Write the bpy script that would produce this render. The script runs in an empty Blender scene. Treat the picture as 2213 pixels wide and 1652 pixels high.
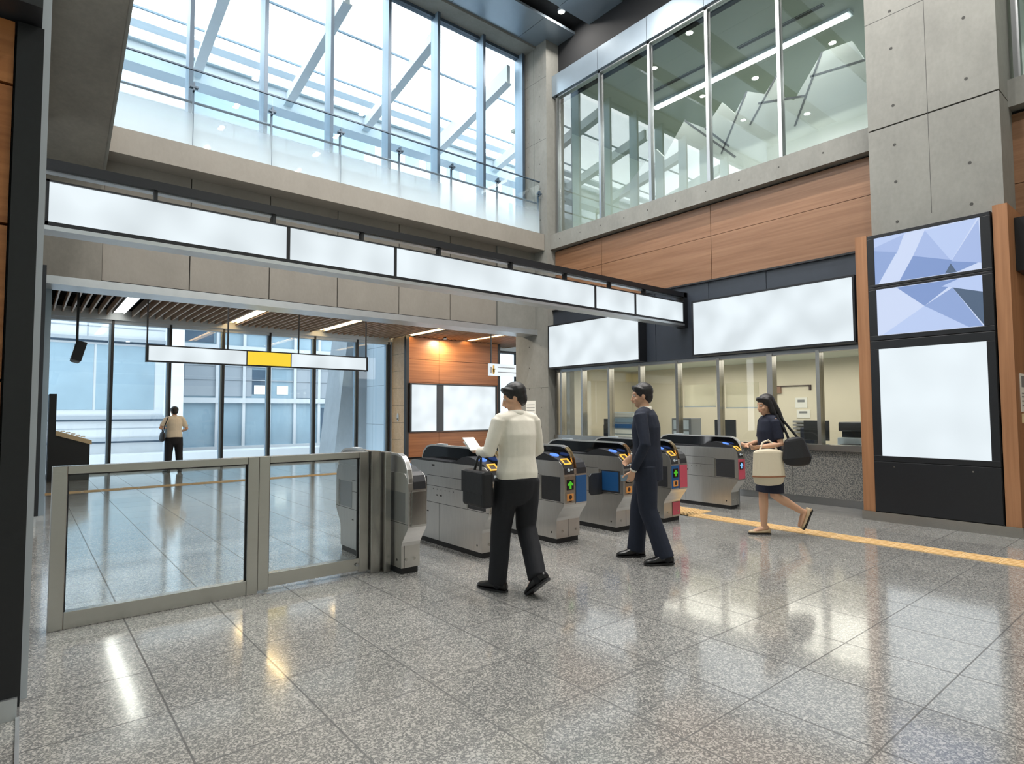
import bpy, bmesh, math, random
from math import sin, cos, pi, radians, sqrt
from mathutils import Vector, Matrix
random.seed(7)
S = bpy.context.scene
COL = S.collection

# ---------------------------------------------------------------- materials
def lin(c):
    return tuple((v / 12.92 if v <= .04045 else ((v + .055) / 1.055) ** 2.4) for v in c)
def hexc(r, g, b):
    return lin((r / 255, g / 255, b / 255)) + (1,)
MATS = {}
def new_mat(name):
    m = bpy.data.materials.new(name); m.use_nodes = True
    nt = m.node_tree
    return m, nt, nt.nodes['Principled BSDF'], nt.nodes['Material Output']
def setp(b, **k):
    for a, v in k.items():
        n = {'base': 'Base Color', 'rough': 'Roughness', 'metal': 'Metallic', 'ior': 'IOR', 'spec': 'Specular IOR Level',
             'coat': 'Coat Weight', 'coatr': 'Coat Roughness', 'emit': 'Emission Color', 'es': 'Emission Strength', 'alpha': 'Alpha', 'sheen': 'Sheen Weight'}[a]
        b.inputs[n].default_value = v
def mat(name, base, rough=.5, metal=0, noise=0, nscale=8, bump=0, stretch=None, **k):
    """plain surface with an optional gentle procedural mottling"""
    m, nt, b, o = new_mat(name)
    setp(b, base=base, rough=rough, metal=metal, **k)
    if noise or bump:
        tc = nt.nodes.new('ShaderNodeTexCoord'); n = nt.nodes.new('ShaderNodeTexNoise')
        mp = nt.nodes.new('ShaderNodeMapping')
        if stretch: mp.inputs['Scale'].default_value = stretch
        nt.links.new(tc.outputs['Object'], mp.inputs[0]); nt.links.new(mp.outputs[0], n.inputs[0])
        n.inputs['Scale'].default_value = nscale; n.inputs['Detail'].default_value = 6; n.inputs['Roughness'].default_value = .62
        if noise:
            r = nt.nodes.new('ShaderNodeValToRGB')
            e = r.color_ramp.elements
            e[0].position = .3; e[1].position = .72
            e[0].color = tuple(max(0, c * (1 - noise)) for c in base[:3]) + (1,)
            e[1].color = tuple(min(1, c * (1 + noise)) for c in base[:3]) + (1,)
            nt.links.new(n.outputs[0], r.inputs[0]); nt.links.new(r.outputs[0], b.inputs['Base Color'])
        if bump:
            bp = nt.nodes.new('ShaderNodeBump'); bp.inputs['Strength'].default_value = bump; bp.inputs['Distance'].default_value = .01
            nt.links.new(n.outputs[0], bp.inputs['Height']); nt.links.new(bp.outputs[0], b.inputs['Normal'])
    MATS[name] = m
    return m
def emit(name, col, strength, mott=0):
    m, nt, b, o = new_mat(name)
    setp(b, base=(.02, .02, .02, 1), rough=.25, emit=col, es=strength)
    if mott:   # uneven back-lighting of the diffuser
        tc = nt.nodes.new('ShaderNodeTexCoord'); n = nt.nodes.new('ShaderNodeTexNoise'); r = nt.nodes.new('ShaderNodeMapRange')
        n.inputs['Scale'].default_value = 2.2; n.inputs['Detail'].default_value = .5
        r.inputs['From Min'].default_value = .3; r.inputs['From Max'].default_value = .7
        r.inputs['To Min'].default_value = strength * (1 - mott); r.inputs['To Max'].default_value = strength
        nt.links.new(tc.outputs['Object'], n.inputs[0]); nt.links.new(n.outputs[0], r.inputs[0]); nt.links.new(r.outputs[0], b.inputs['Emission Strength'])
    MATS[name] = m
    return m
def wood(name, dark, light, axis, scale=1.0, rough=.42):
    m, nt, b, o = new_mat(name)
    setp(b, rough=rough)
    tc = nt.nodes.new('ShaderNodeTexCoord'); mp = nt.nodes.new('ShaderNodeMapping')
    s = [26 * scale] * 3; s['XYZ'.index(axis)] = .9 * scale
    mp.inputs['Scale'].default_value = s
    n = nt.nodes.new('ShaderNodeTexNoise'); n.inputs['Scale'].default_value = 1; n.inputs['Detail'].default_value = 7; n.inputs['Roughness'].default_value = .6
    n2 = nt.nodes.new('ShaderNodeTexNoise'); n2.inputs['Scale'].default_value = .25; n2.inputs['Detail'].default_value = 2
    mx = nt.nodes.new('ShaderNodeMath'); mx.operation = 'MULTIPLY_ADD'; mx.inputs[1].default_value = .6
    sc2 = nt.nodes.new('ShaderNodeMath'); sc2.operation = 'MULTIPLY'; sc2.inputs[1].default_value = .4
    r = nt.nodes.new('ShaderNodeValToRGB'); e = r.color_ramp.elements
    e[0].position = .34; e[0].color = dark; e[1].position = .68; e[1].color = light
    L = nt.links.new
    L(tc.outputs['Object'], mp.inputs[0]); L(mp.outputs[0], n.inputs[0]); L(mp.outputs[0], n2.inputs[0])
    L(n2.outputs[0], sc2.inputs[0]); L(n.outputs[0], mx.inputs[0]); L(sc2.outputs[0], mx.inputs[2]); L(mx.outputs[0], r.inputs[0]); L(r.outputs[0], b.inputs['Base Color'])
    MATS[name] = m
    return m
def concrete(name, c, rough=.75, var=.16):
    m, nt, b, o = new_mat(name)
    setp(b, rough=rough)
    tc = nt.nodes.new('ShaderNodeTexCoord'); mp = nt.nodes.new('ShaderNodeMapping'); mp.inputs['Scale'].default_value = (1, 1, .6)
    n = nt.nodes.new('ShaderNodeTexNoise'); n.inputs['Scale'].default_value = 1.7; n.inputs['Detail'].default_value = 9; n.inputs['Roughness'].default_value = .68
    n2 = nt.nodes.new('ShaderNodeTexNoise'); n2.inputs['Scale'].default_value = 22; n2.inputs['Detail'].default_value = 4
    r = nt.nodes.new('ShaderNodeValToRGB'); e = r.color_ramp.elements
    e[0].position = .32; e[0].color = tuple(v * (1 - var) for v in c[:3]) + (1,)
    e[1].position = .7; e[1].color = tuple(v * (1 + var) for v in c[:3]) + (1,)
    mx = nt.nodes.new('ShaderNodeMix'); mx.data_type = 'FLOAT'; mx.inputs[0].default_value = .25
    bp = nt.nodes.new('ShaderNodeBump'); bp.inputs['Strength'].default_value = .15; bp.inputs['Distance'].default_value = .01
    L = nt.links.new
    L(tc.outputs['Object'], mp.inputs[0]); L(mp.outputs[0], n.inputs[0]); L(mp.outputs[0], n2.inputs[0])
    L(n.outputs[0], mx.inputs[2]); L(n2.outputs[0], mx.inputs[3]); L(mx.outputs[0], r.inputs[0]); L(r.outputs[0], b.inputs['Base Color'])
    L(n2.outputs[0], bp.inputs['Height']); L(bp.outputs[0], b.inputs['Normal'])
    MATS[name] = m
    return m
def glass(name, tint=(.93, .97, .98, 1), ior=1.5, rough=0.0, refl=1.0):
    m, nt, b, o = new_mat(name)
    nt.nodes.remove(b)
    t = nt.nodes.new('ShaderNodeBsdfTransparent'); t.inputs[0].default_value = tint
    g = nt.nodes.new('ShaderNodeBsdfGlossy'); g.inputs['Roughness'].default_value = rough; g.inputs[0].default_value = (1, 1, 1, 1)
    f = nt.nodes.new('ShaderNodeFresnel'); f.inputs[0].default_value = ior
    mul = nt.nodes.new('ShaderNodeMath'); mul.operation = 'MULTIPLY'; mul.inputs[1].default_value = refl; mul.use_clamp = True
    mx = nt.nodes.new('ShaderNodeMixShader'); L = nt.links.new
    ge = nt.nodes.new('ShaderNodeNewGeometry'); inv = nt.nodes.new('ShaderNodeMath'); inv.operation = 'SUBTRACT'; inv.inputs[0].default_value = 1
    m2 = nt.nodes.new('ShaderNodeMath'); m2.operation = 'MULTIPLY'
    L(ge.outputs['Backfacing'], inv.inputs[1]); L(f.outputs[0], mul.inputs[0]); L(mul.outputs[0], m2.inputs[0]); L(inv.outputs[0], m2.inputs[1]); L(m2.outputs[0], mx.inputs[0]); L(t.outputs[0], mx.inputs[1]); L(g.outputs[0], mx.inputs[2]); L(mx.outputs[0], o.inputs[0])
    MATS[name] = m
    return m
def haze_glass(name, z0, z1):
    """balustrade glass with a white haze painted into it that fades out upwards"""
    m = glass(name, (.93, .97, .99, 1)); nt = m.node_tree; o = nt.nodes['Material Output']
    base = o.inputs[0].links[0].from_socket
    tr = nt.nodes.new('ShaderNodeBsdfTranslucent'); tr.inputs[0].default_value = (.9, .95, .98, 1)
    df = nt.nodes.new('ShaderNodeBsdfDiffuse'); df.inputs[0].default_value = (.85, .92, .95, 1)
    m1 = nt.nodes.new('ShaderNodeMixShader'); m1.inputs[0].default_value = .35
    g = nt.nodes.new('ShaderNodeNewGeometry'); sp = nt.nodes.new('ShaderNodeSeparateXYZ'); mr = nt.nodes.new('ShaderNodeMapRange')
    mr.inputs['From Min'].default_value = z0; mr.inputs['From Max'].default_value = z1
    mr.inputs['To Min'].default_value = .8; mr.inputs['To Max'].default_value = 0
    mx = nt.nodes.new('ShaderNodeMixShader'); L = nt.links.new
    L(g.outputs['Position'], sp.inputs[0]); L(sp.outputs[2], mr.inputs[0]); L(mr.outputs[0], mx.inputs[0])
    L(tr.outputs[0], m1.inputs[1]); L(df.outputs[0], m1.inputs[2]); L(base, mx.inputs[1]); L(m1.outputs[0], mx.inputs[2]); L(mx.outputs[0], o.inputs[0])
    return m
def granite_floor():
    m, nt, b, o = new_mat('granite_floor'); L = nt.links.new
    tc = nt.nodes.new('ShaderNodeTexCoord')
    # speckle: worm-like figure from a folded noise
    n = nt.nodes.new('ShaderNodeTexNoise'); n.inputs['Scale'].default_value = 52; n.inputs['Detail'].default_value = 1.2; n.inputs['Roughness'].default_value = .55; n.inputs['Distortion'].default_value = .6
    f1 = nt.nodes.new('ShaderNodeMath'); f1.operation = 'SUBTRACT'; f1.inputs[1].default_value = .5
    f2 = nt.nodes.new('ShaderNodeMath'); f2.operation = 'ABSOLUTE'
    r = nt.nodes.new('ShaderNodeValToRGB'); e = r.color_ramp.elements
    e[0].position = .0; e[0].color = hexc(100, 101, 101); e[1].position = .15; e[1].color = hexc(178, 176, 171)
    x = r.color_ramp.elements.new(.035); x.color = hexc(124, 125, 124)
    n2 = nt.nodes.new('ShaderNodeTexNoise'); n2.inputs['Scale'].default_value = 1.3; n2.inputs['Detail'].default_value = 4
    def M(op, a, b_=None, c=None):
        q = nt.nodes.new('ShaderNodeMath'); q.operation = op
        for k_, v in enumerate((a, b_, c)):
            if v is None: continue
            if isinstance(v, (int, float)): q.inputs[k_].default_value = v
            else: L(v, q.inputs[k_])
        return q.outputs[0]
    sp = nt.nodes.new('ShaderNodeSeparateXYZ'); L(tc.outputs['Object'], sp.inputs[0])
    tx = M('DIVIDE', M('SUBTRACT', sp.outputs[0], 3.445), .57); ty = M('DIVIDE', M('SUBTRACT', sp.outputs[1], 1.03), .585)
    dx = M('MULTIPLY', M('PINGPONG', tx, .5), .57); dy = M('MULTIPLY', M('PINGPONG', ty, .5), .585)
    joint = M('MAXIMUM', M('LESS_THAN', dx, .0048), M('LESS_THAN', dy, .004))
    cb = nt.nodes.new('ShaderNodeCombineXYZ'); L(M('FLOOR', tx), cb.inputs[0]); L(M('FLOOR', ty), cb.inputs[1])
    wn = nt.nodes.new('ShaderNodeTexWhiteNoise'); L(cb.outputs[0], wn.inputs[0])
    shade = M('MULTIPLY', M('MULTIPLY_ADD', wn.outputs[0], .12, .94), M('MULTIPLY_ADD', joint, -.82, 1))
    mul = nt.nodes.new('ShaderNodeMix'); mul.data_type = 'RGBA'; mul.blend_type = 'MULTIPLY'; mul.inputs[0].default_value = 1
    mr = nt.nodes.new('ShaderNodeMapRange'); mr.inputs['To Min'].default_value = .84; mr.inputs['To Max'].default_value = 1.14
    mul2 = nt.nodes.new('ShaderNodeMix'); mul2.data_type = 'RGBA'; mul2.blend_type = 'MULTIPLY'; mul2.inputs[0].default_value = 1
    rr = nt.nodes.new('ShaderNodeMapRange'); rr.inputs['To Min'].default_value = .15; rr.inputs['To Max'].default_value = .6
    L(tc.outputs['Object'], n.inputs[0]); L(n.outputs[0], f1.inputs[0]); L(f1.outputs[0], f2.inputs[0]); L(f2.outputs[0], r.inputs[0])
    L(tc.outputs['Object'], n2.inputs[0]); L(n2.outputs[0], mr.inputs[0])
    L(r.outputs[0], mul.inputs[6]); L(shade, mul.inputs[7]); L(mul.outputs[2], mul2.inputs[6]); L(mr.outputs[0], mul2.inputs[7]); L(mul2.outputs[2], b.inputs['Base Color'])
    L(joint, rr.inputs[0]); L(rr.outputs[0], b.inputs['Roughness'])
    setp(b, ior=1.9, coat=.45, coatr=.07)
    MATS['granite_floor'] = m
    return m
granite_floor()
CONC = concrete('concrete_grey', hexc(132, 132, 127))
CONC2 = concrete('concrete_panel', hexc(140, 135, 127), var=.1)
CONCD = concrete('concrete_stained', hexc(122, 118, 110), var=.22)
HOLE = mat('tie_hole_shadow_plug', hexc(70, 70, 68), .9)
WOODY = wood('oak_veneer_along', hexc(122, 86, 60), hexc(150, 112, 84), 'Y')
WOODX = wood('oak_veneer_across', hexc(150, 90, 46), hexc(188, 124, 72), 'X')
WOODZ = wood('oak_veneer_upright', hexc(142, 98, 66), hexc(174, 126, 90), 'Z')
WOODLIT = wood('daylit_oak_veneer', hexc(206, 176, 136), hexc(226, 200, 164), 'X')  # same oak on the wall end, daylight painted in as a paler tone
SLAT = wood('ceiling_slat_timber', hexc(186, 152, 124), hexc(222, 194, 166), 'Y')
BLACK = mat('black_powder_coat', hexc(24, 26, 31), .4, noise=.12, nscale=30)
BLACKN = mat('navy_black_panel', hexc(52, 58, 68), .38, noise=.08, nscale=4)
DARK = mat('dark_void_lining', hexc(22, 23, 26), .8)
STEEL = mat('brushed_stainless', (.44, .425, .40, 1), .26, 1, noise=.07, nscale=5, stretch=(1, 1, 40))
STEELH = mat('brushed_stainless_side', (.6, .59, .57, 1), .32, 1, noise=.06, nscale=4, stretch=(1, 14, 1))
STEELD = mat('dull_stainless', (.36, .37, .38, 1), .33, 1)
ALU = mat('anodised_aluminium', (.60, .63, .66, 1), .36, .85, noise=.05, nscale=6)
ALUP = mat('pale_metal_panel', hexc(150, 164, 176), .3, .55, noise=.05, nscale=2)
SEAM = mat('seam_shadow_gasket', hexc(52, 52, 52), .7)
RUBBER = mat('black_rubber', hexc(30, 30, 33), .5)
GLOSSB = mat('gloss_black_acrylic', hexc(10, 11, 14), .08, coat=.5)
CHAR = mat('charcoal_plastic', hexc(48, 49, 53), .4, noise=.1, nscale=40)
MULL = mat('mullion_blue_grey', hexc(70, 84, 98), .35, .4)
MULLF = mat('mullion_pale_side', hexc(140, 162, 180), .4, .4)
WHITEM = mat('white_painted_steel', hexc(206, 216, 224), .45, noise=.04, nscale=3)
CREAM = mat('cream_wall_paint', hexc(226, 218, 198), .7, noise=.03, nscale=2)
WHITE = mat('white_wall_paint', hexc(216, 224, 214), .65, noise=.03, nscale=2)
PAPER = mat('white_paper', hexc(238, 238, 232), .6)
PAPERG = mat('grey_print', hexc(128, 130, 132), .6)
BLUEP = mat('blue_sticker', hexc(36, 92, 150), .4)
PINKP = mat('pink_sticker', hexc(208, 88, 108), .4)
ORANGEP = mat('orange_sticker', hexc(236, 160, 84), .4)
DARKP = mat('brown_black_print', hexc(64, 44, 36), .5)
GREENA = emit('green_arrow_led', hexc(70, 176, 30), .6)
BLUEA = emit('pale_blue_arrow_led', hexc(130, 190, 240), .6)
BLUEL = emit('blue_reader_light', hexc(90, 140, 250), .8)
ORANGEL = emit('amber_slot_light', hexc(255, 186, 70), .8)
YTAC = mat('yellow_tactile', hexc(214, 180, 128), .55, noise=.06, nscale=10)
SIGNW = emit('backlit_white_diffuser', (.86, .95, 1, 1), .56, .2)
SIGNK = emit('backlit_notice_diffuser', (.86, .95, 1, 1), .55, .08)
SIGNY = emit('backlit_yellow_diffuser', hexc(250, 214, 56), .58)
LAMPW = emit('warm_tube_lamp', (1, .66, .30, 1), 10)
LAMPC = emit('cool_tube_lamp', (1, .95, .84, 1), 4.5)
DOWNL = emit('downlight_lens', (1, .92, .78, 1), 4)
GL = glass('clear_glass', (.96, .985, .99, 1))
GLB = glass('blue_tinted_glass', (.92, .965, .98, 1))
GLO = glass('office_glass', (.96, .97, .95, 1), 1.5)
GLR = glass('reflective_gallery_glass', (.86, .89, .885, 1), 2.3)
GLF = glass('barrier_glass', (.95, .985, .99, 1), 1.5)
HAZEGL = haze_glass('glass_with_painted_haze', 5.62, 6.4)  # whitening towards the foot paints haze into the glass
SKIN = mat('skin', hexc(214, 168, 138), .5)
HAIR = mat('black_hair', hexc(24, 22, 24), .45, noise=.3, nscale=60)
SHIRT = mat('white_shirt_cotton', hexc(236, 231, 218), .75, noise=.04, nscale=12, bump=.25)
SHIRT2 = mat('beige_shirt_cotton', hexc(224, 214, 196), .75, noise=.04, nscale=12, bump=.25)
NAVY = mat('navy_suit_wool', hexc(24, 32, 50), .8, noise=.12, nscale=20, bump=.25)
NAVYD = mat('navy_dress_cloth', hexc(20, 26, 46), .8, noise=.12, nscale=20, bump=.2)
TROUS = mat('black_trouser_wool', hexc(20, 22, 29), .8, noise=.1, nscale=20, bump=.2)
SHOE = mat('black_leather', hexc(20, 20, 23), .28)
SHOEB = mat('beige_leather', hexc(206, 182, 148), .4)
BAGB = mat('black_nylon_bag', hexc(22, 23, 28), .55, bump=.3, nscale=14)
BAGC = mat('cream_canvas', hexc(220, 208, 184), .7, bump=.3, nscale=14)
FACADE = mat('white_facade_panel', hexc(182, 188, 194), .6, noise=.03, nscale=.6)
FACG = mat('grey_facade', hexc(140, 149, 158), .6, noise=.05, nscale=.6)
FACB = mat('blue_facade_glass', hexc(136, 158, 172), .12, 0, noise=.12, nscale=.5)
FACD = mat('dim_window_glass', hexc(78, 94, 110), .1, 0, noise=.2, nscale=.5)
WARMW = mat('warm_lit_paper_screen', hexc(240, 222, 180), .6)
BEIGE = mat('beige_board', hexc(206, 188, 154), .6)

# ---------------------------------------------------------------- mesh builder
def unit(v):
    v = Vector(v); l = v.length
    return v / l if l > 1e-9 else v
class MB:
    def __init__(s): s.v = []; s.f = []; s.m = []
    def face(s, pts, m=0):
        b = len(s.v); s.v += [tuple(p) for p in pts]; s.f.append(tuple(range(b, b + len(pts)))); s.m.append(m)
    def box(s, x0, x1, y0, y1, z0, z1, m=0):
        x0, x1 = sorted((x0, x1)); y0, y1 = sorted((y0, y1)); z0, z1 = sorted((z0, z1))
        b = len(s.v)
        s.v += [(x0, y0, z0), (x1, y0, z0), (x1, y1, z0), (x0, y1, z0), (x0, y0, z1), (x1, y0, z1), (x1, y1, z1), (x0, y1, z1)]
        for f in ((0, 3, 2, 1), (4, 5, 6, 7), (0, 1, 5, 4), (1, 2, 6, 5), (2, 3, 7, 6), (3, 0, 4, 7)):
            s.f.append(tuple(b + i for i in f)); s.m.append(m)
        return s
    def prism(s, poly, axis, a, c, m=0):
        """poly of 2-D points extruded along axis; axis X -> (y,z), Y -> (x,z), Z -> (x,y)"""
        ar = sum(p[0] * q[1] - q[0] * p[1] for p, q in zip(poly, poly[1:] + poly[:1]))
        if ar < 0: poly = poly[::-1]
        def P(p, t): return {'X': (t, p[0], p[1]), 'Y': (p[0], t, p[1]), 'Z': (p[0], p[1], t)}[axis]
        a, c = sorted((a, c)); n = len(poly); b = len(s.v)
        s.v += [P(p, a) for p in poly] + [P(p, c) for p in poly]
        A = tuple(range(b, b + n)); B = tuple(range(b + n, b + 2 * n))
        flip = axis == 'Y'
        fs = [A[::-1], B] + [(A[i], A[(i + 1) % n], B[(i + 1) % n], B[i]) for i in range(n)]
        for f in fs:
            s.f.append(f[::-1] if flip else f); s.m.append(m)
        return s
    def loft(s, rings, m=0, cap=True):
        b = len(s.v); n = len(rings[0])
        for r in rings: s.v += [tuple(p) for p in r]
        for i in range(len(rings) - 1):
            for j in range(n):
                s.f.append((b + i * n + j, b + i * n + (j + 1) % n, b + (i + 1) * n + (j + 1) % n, b + (i + 1) * n + j)); s.m.append(m)
        if cap:
            s.f.append(tuple(b + j for j in range(n))[::-1]); s.m.append(m)
            e = b + (len(rings) - 1) * n
            s.f.append(tuple(e + j for j in range(n))); s.m.append(m)
        return s
    def tube(s, pts, rad, seg=12, ref=None, m=0, round_ends=True):
        """sweep of ellipses along pts; rad = r or (a, b) per point; a lies along ref"""
        pts = [Vector(p) for p in pts]; n = len(pts)
        R = [(r, r) if not isinstance(r, (tuple, list)) else tuple(r) for r in (rad if isinstance(rad, list) else [rad] * n)]
        T = [unit((pts[min(i + 1, n - 1)] - pts[max(i - 1, 0)])) for i in range(n)]
        if round_ends:
            def ends(i, sgn):
                out = []
                for t in (.5, .85):
                    k = sqrt(1 - t * t); d = min(R[i])
                    out.append((pts[i] + T[i] * (sgn * t * d), (R[i][0] * k, R[i][1] * k), T[i]))
                out.append((pts[i] + T[i] * (sgn * .985 * min(R[i])), (R[i][0] * .17, R[i][1] * .17), T[i]))
                return out
            seq = ends(0, -1)[::-1] + [(pts[i], R[i], T[i]) for i in range(n)] + ends(n - 1, 1)
        else: seq = [(pts[i], R[i], T[i]) for i in range(n)]
        u = None; rings = []
        for p, r, t in seq:
            rf = Vector(ref) if ref is not None else (u if u is not None else (Vector((1, 0, 0)) if abs(t.x) < .8 else Vector((0, 1, 0))))
            a = unit(rf - t * rf.dot(t)); c = t.cross(a); u = a
            rings.append([p + a * (r[0] * cos(2 * pi * k / seg)) + c * (r[1] * sin(2 * pi * k / seg)) for k in range(seg)])
        return s.loft(rings, m)
    def cyl(s, p0, p1, r, seg=16, m=0, r2=None):
        return s.tube([p0, p1], [r, r if r2 is None else r2], seg, m=m, round_ends=False)
    def ball(s, c, r, seg=14, m=0, rot=None):
        r = (r, r, r) if not isinstance(r, (tuple, list)) else r
        rings = []; k = 9
        for i in range(k + 1):
            ph = -pi / 2 + pi * (i + .0) / k
            ph = max(-pi / 2 + .05, min(pi / 2 - .05, ph)); q = cos(ph)
            ring = []
            for j in range(seg):
                v = Vector((r[0] * q * cos(2 * pi * j / seg), r[1] * q * sin(2 * pi * j / seg), r[2] * sin(ph)))
                if rot is not None: v = rot @ v
                ring.append(v + Vector(c))
            rings.append(ring)
        return s.loft(rings, m)
    def xf(s, M, start=0):
        for i in range(start, len(s.v)): s.v[i] = tuple(M @ Vector(s.v[i]))
        return s
    def build(s, name, mats, parent=None, bevel=0, seg=2, smooth=False, remesh=0, sm=0):
        mats = mats if isinstance(mats, (list, tuple)) else [mats]
        me = bpy.data.meshes.new(name)
        off = Vector((0, 0, 0)); q = parent
        while q is not None: off += q.location; q = q.parent
        me.from_pydata([tuple(Vector(v) - off) for v in s.v], [], s.f)
        for p, i in zip(me.polygons, s.m):
            p.material_index = i
            if smooth or remesh: p.use_smooth = True
        for x in mats: me.materials.append(x)
        o = bpy.data.objects.new(name, me); COL.objects.link(o)
        if parent is not None: o.parent = parent
        if remesh:
            r = o.modifiers.new('Remesh', 'REMESH'); r.mode = 'VOXEL'; r.voxel_size = remesh; r.use_smooth_shade = True
            if sm:
                k = o.modifiers.new('Smooth', 'SMOOTH'); k.factor = .5; k.iterations = sm
        if bevel:
            k = o.modifiers.new('Bevel', 'BEVEL'); k.width = bevel; k.segments = seg; k.limit_method = 'ANGLE'; k.angle_limit = radians(35)
            if smooth:
                pass
        return o
def bx(*a): return MB().box(*a)
def tag(o, label=None, cat=None, group=None, kind=None):
    if label: o['label'] = label
    if cat: o['category'] = cat
    if group: o['group'] = group
    if kind: o['kind'] = kind
    return o
def thing(name, loc, label, cat, group=None, kind=None):
    o = bpy.data.objects.new(name, None); COL.objects.link(o); o.location = loc; o.empty_display_size = .2
    return tag(o, label, cat, group, kind)
def struct(o, label=None, cat=None): return tag(o, label, cat, kind='structure')

def area(name, loc, sx, sy, power, col=(1, .95, .88), rot=(0, 0, 0)):
    l = bpy.data.lights.new(name, 'AREA'); l.shape = 'RECTANGLE'; l.size = sx; l.size_y = sy; l.energy = power; l.color = col
    o = bpy.data.objects.new(name, l); COL.objects.link(o); o.location = loc; o.rotation_euler = rot
    return o

# ---------------------------------------------------------------- camera
cam = bpy.data.cameras.new('camera'); co = bpy.data.objects.new('camera', cam); COL.objects.link(co)
yaw, pitch, roll = radians(39.4137), radians(2.9036), radians(-.2265)
f = Vector((sin(yaw) * cos(pitch), cos(yaw) * cos(pitch), sin(pitch))); r = Vector((cos(yaw), -sin(yaw), 0)); u = r.cross(f)
r, u = r * cos(roll) + u * sin(roll), -r * sin(roll) + u * cos(roll)
co.matrix_world = Matrix(((r.x, u.x, -f.x, 0), (r.y, u.y, -f.y, 0), (r.z, u.z, -f.z, 1.45), (0, 0, 0, 1)))
cam.sensor_width = 36; cam.lens = 36 * 1285.78 / 2213; cam.clip_start = .05; cam.clip_end = 300
S.camera = co

# ================================================================ SETTING
W = 9.6          # plane of the right-hand wall
struct(bx(-5, 19, -6, 17.6, -.3, 0).build('floor', MATS['granite_floor']), 'speckled polished grey granite tile floor of the concourse', 'floor')

# --- back wall: concrete beam, balcony slab, fascia over the passage opening
m = MB()
m.box(-.6, .838, 10.5, 10.9, 3.40, 5.30, 2)
xs = [.838, 2.0, 3.235, 4.465, 5.75, 6.975, 8.22]
for a, b in zip(xs, xs[1:]): m.box(a + .008, b - .008, 10.55, 10.7, 3.42, 5.25, 0)
m.box(8.228, 9.35, 10.50, 10.9, 3.30, 5.25, 1)
m.box(.838, 8.22, 10.6, 10.9, 3.40, 5.3, 3)
m.box(.9, 8.2, 10.535, 10.6, 3.385, 3.415, 3)
m.box(-.6, 9.35, 10.9, 11.0, 3.3, 5.4, 2)
struct(m.build('wall_back', [CONC2, CONC, CONCD, DARK]), 'concrete panel beam above the passage opening', 'wall')
struct(bx(-.6, 9.35, 10.42, 10.95, 3.27, 3.385).build('trim_1', ALU), 'pale metal fascia strip under the concrete beam', 'trim')
m = bx(.05, 9.34, 10.15, 11.0, 5.235, 5.62)
struct(m.build('balcony_slab', CONC2), 'concrete balcony edge slab under the glass railing', 'balcony')

# --- pier where the back wall meets the right wall
def holes(m, pts, axis, at, rr=.014, mi=1):
    for p in pts:
        if axis == 'X': m.cyl((at - .0015, p[0], p[1]), (at + .02, p[0], p[1]), rr, 10, mi)
        else: m.cyl((p[0], at - .0015, p[1]), (p[0], at + .02, p[1]), rr, 10, mi)
m = bx(9.35, 10.2, 10.06, 11.22, 0, 10.6)
hz = [(10.28 + .55 * (k % 2), .5 + .45 * k) for k in range(22)]
holes(m, [(10.3, z) for z in (1.1, 1.55, 2.0, 2.55, 3.0, 6.0, 6.75, 7.35, 7.95, 8.4, 9.0, 9.5)], 'X', 9.35)
holes(m, [(10.72, z) for z in (2.0, 2.5, 3.0, 6.2, 6.8, 7.4, 8.0, 8.6, 9.1, 9.6)], 'X', 9.35)
for z in (2.02, 4.1, 7.9, 9.4): m.box(9.349, 9.352, 10.06, 11.22, z, z + .006, 2)
m.box(9.349, 9.352, 10.5, 10.506, 5.6, 10.5, 2)
struct(m.build('wall_pier', [CONC, HOLE, SEAM]), 'fair-faced concrete pier in the far corner of the hall', 'wall')

# --- right wall: sill band, veneer panels, black sign band
m = bx(9.45, 9.95, 3.0, 10.12, 5.25, 5.60)
m.box(9.45, 9.95, -6, 1.7, 5.25, 5.60)
holes(m, [(y, 5.44) for y in (9.75, 9.1, 8.5, 7.85, 7.25, 6.6, 5.95, 5.3, 4.6, 3.9)], 'X', 9.45)
struct(m.build('trim_2', [CONC, HOLE]), 'concrete sill band under the upper gallery glazing', 'trim')
m = MB()
yj = [10.06, 8.605, 5.956, 3.0]
for a, b in zip(yj, yj[1:]):
    for z0, z1 in ((3.84, 4.64), (4.648, 5.22)): m.box(W, W + .05, b + .005, a - .005, z0, z1, 0)
for z0, z1 in ((.1, 1.5), (1.508, 2.9), (2.908, 4.3), (4.308, 5.2)): m.box(W, W + .05, -6, 1.7, z0, z1, 0)
m.box(W + .05, W + .12, 3.0, 10.06, 3.8, 5.26, 1); m.box(W + .05, W + .12, -6, 1.7, 0, 5.26, 1)
struct(m.build('wall_right', [WOODY, DARK]), 'warm oak veneer panels on the right-hand wall', 'wall')
m = MB()
for a, b in ((10.05, 7.16), (7.15, 5.98), (5.97, 4.9), (4.89, 3.1)): m.box(9.52, 9.75, b, a, 2.43, 3.815, 0)
m.box(9.48, 9.75, 3.1, 10.05, 3.79, 3.82, 1)
struct(m.build('trim_3', [BLACKN, BLACK]), 'blue-black metal band behind the large lit boards', 'trim')

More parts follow.
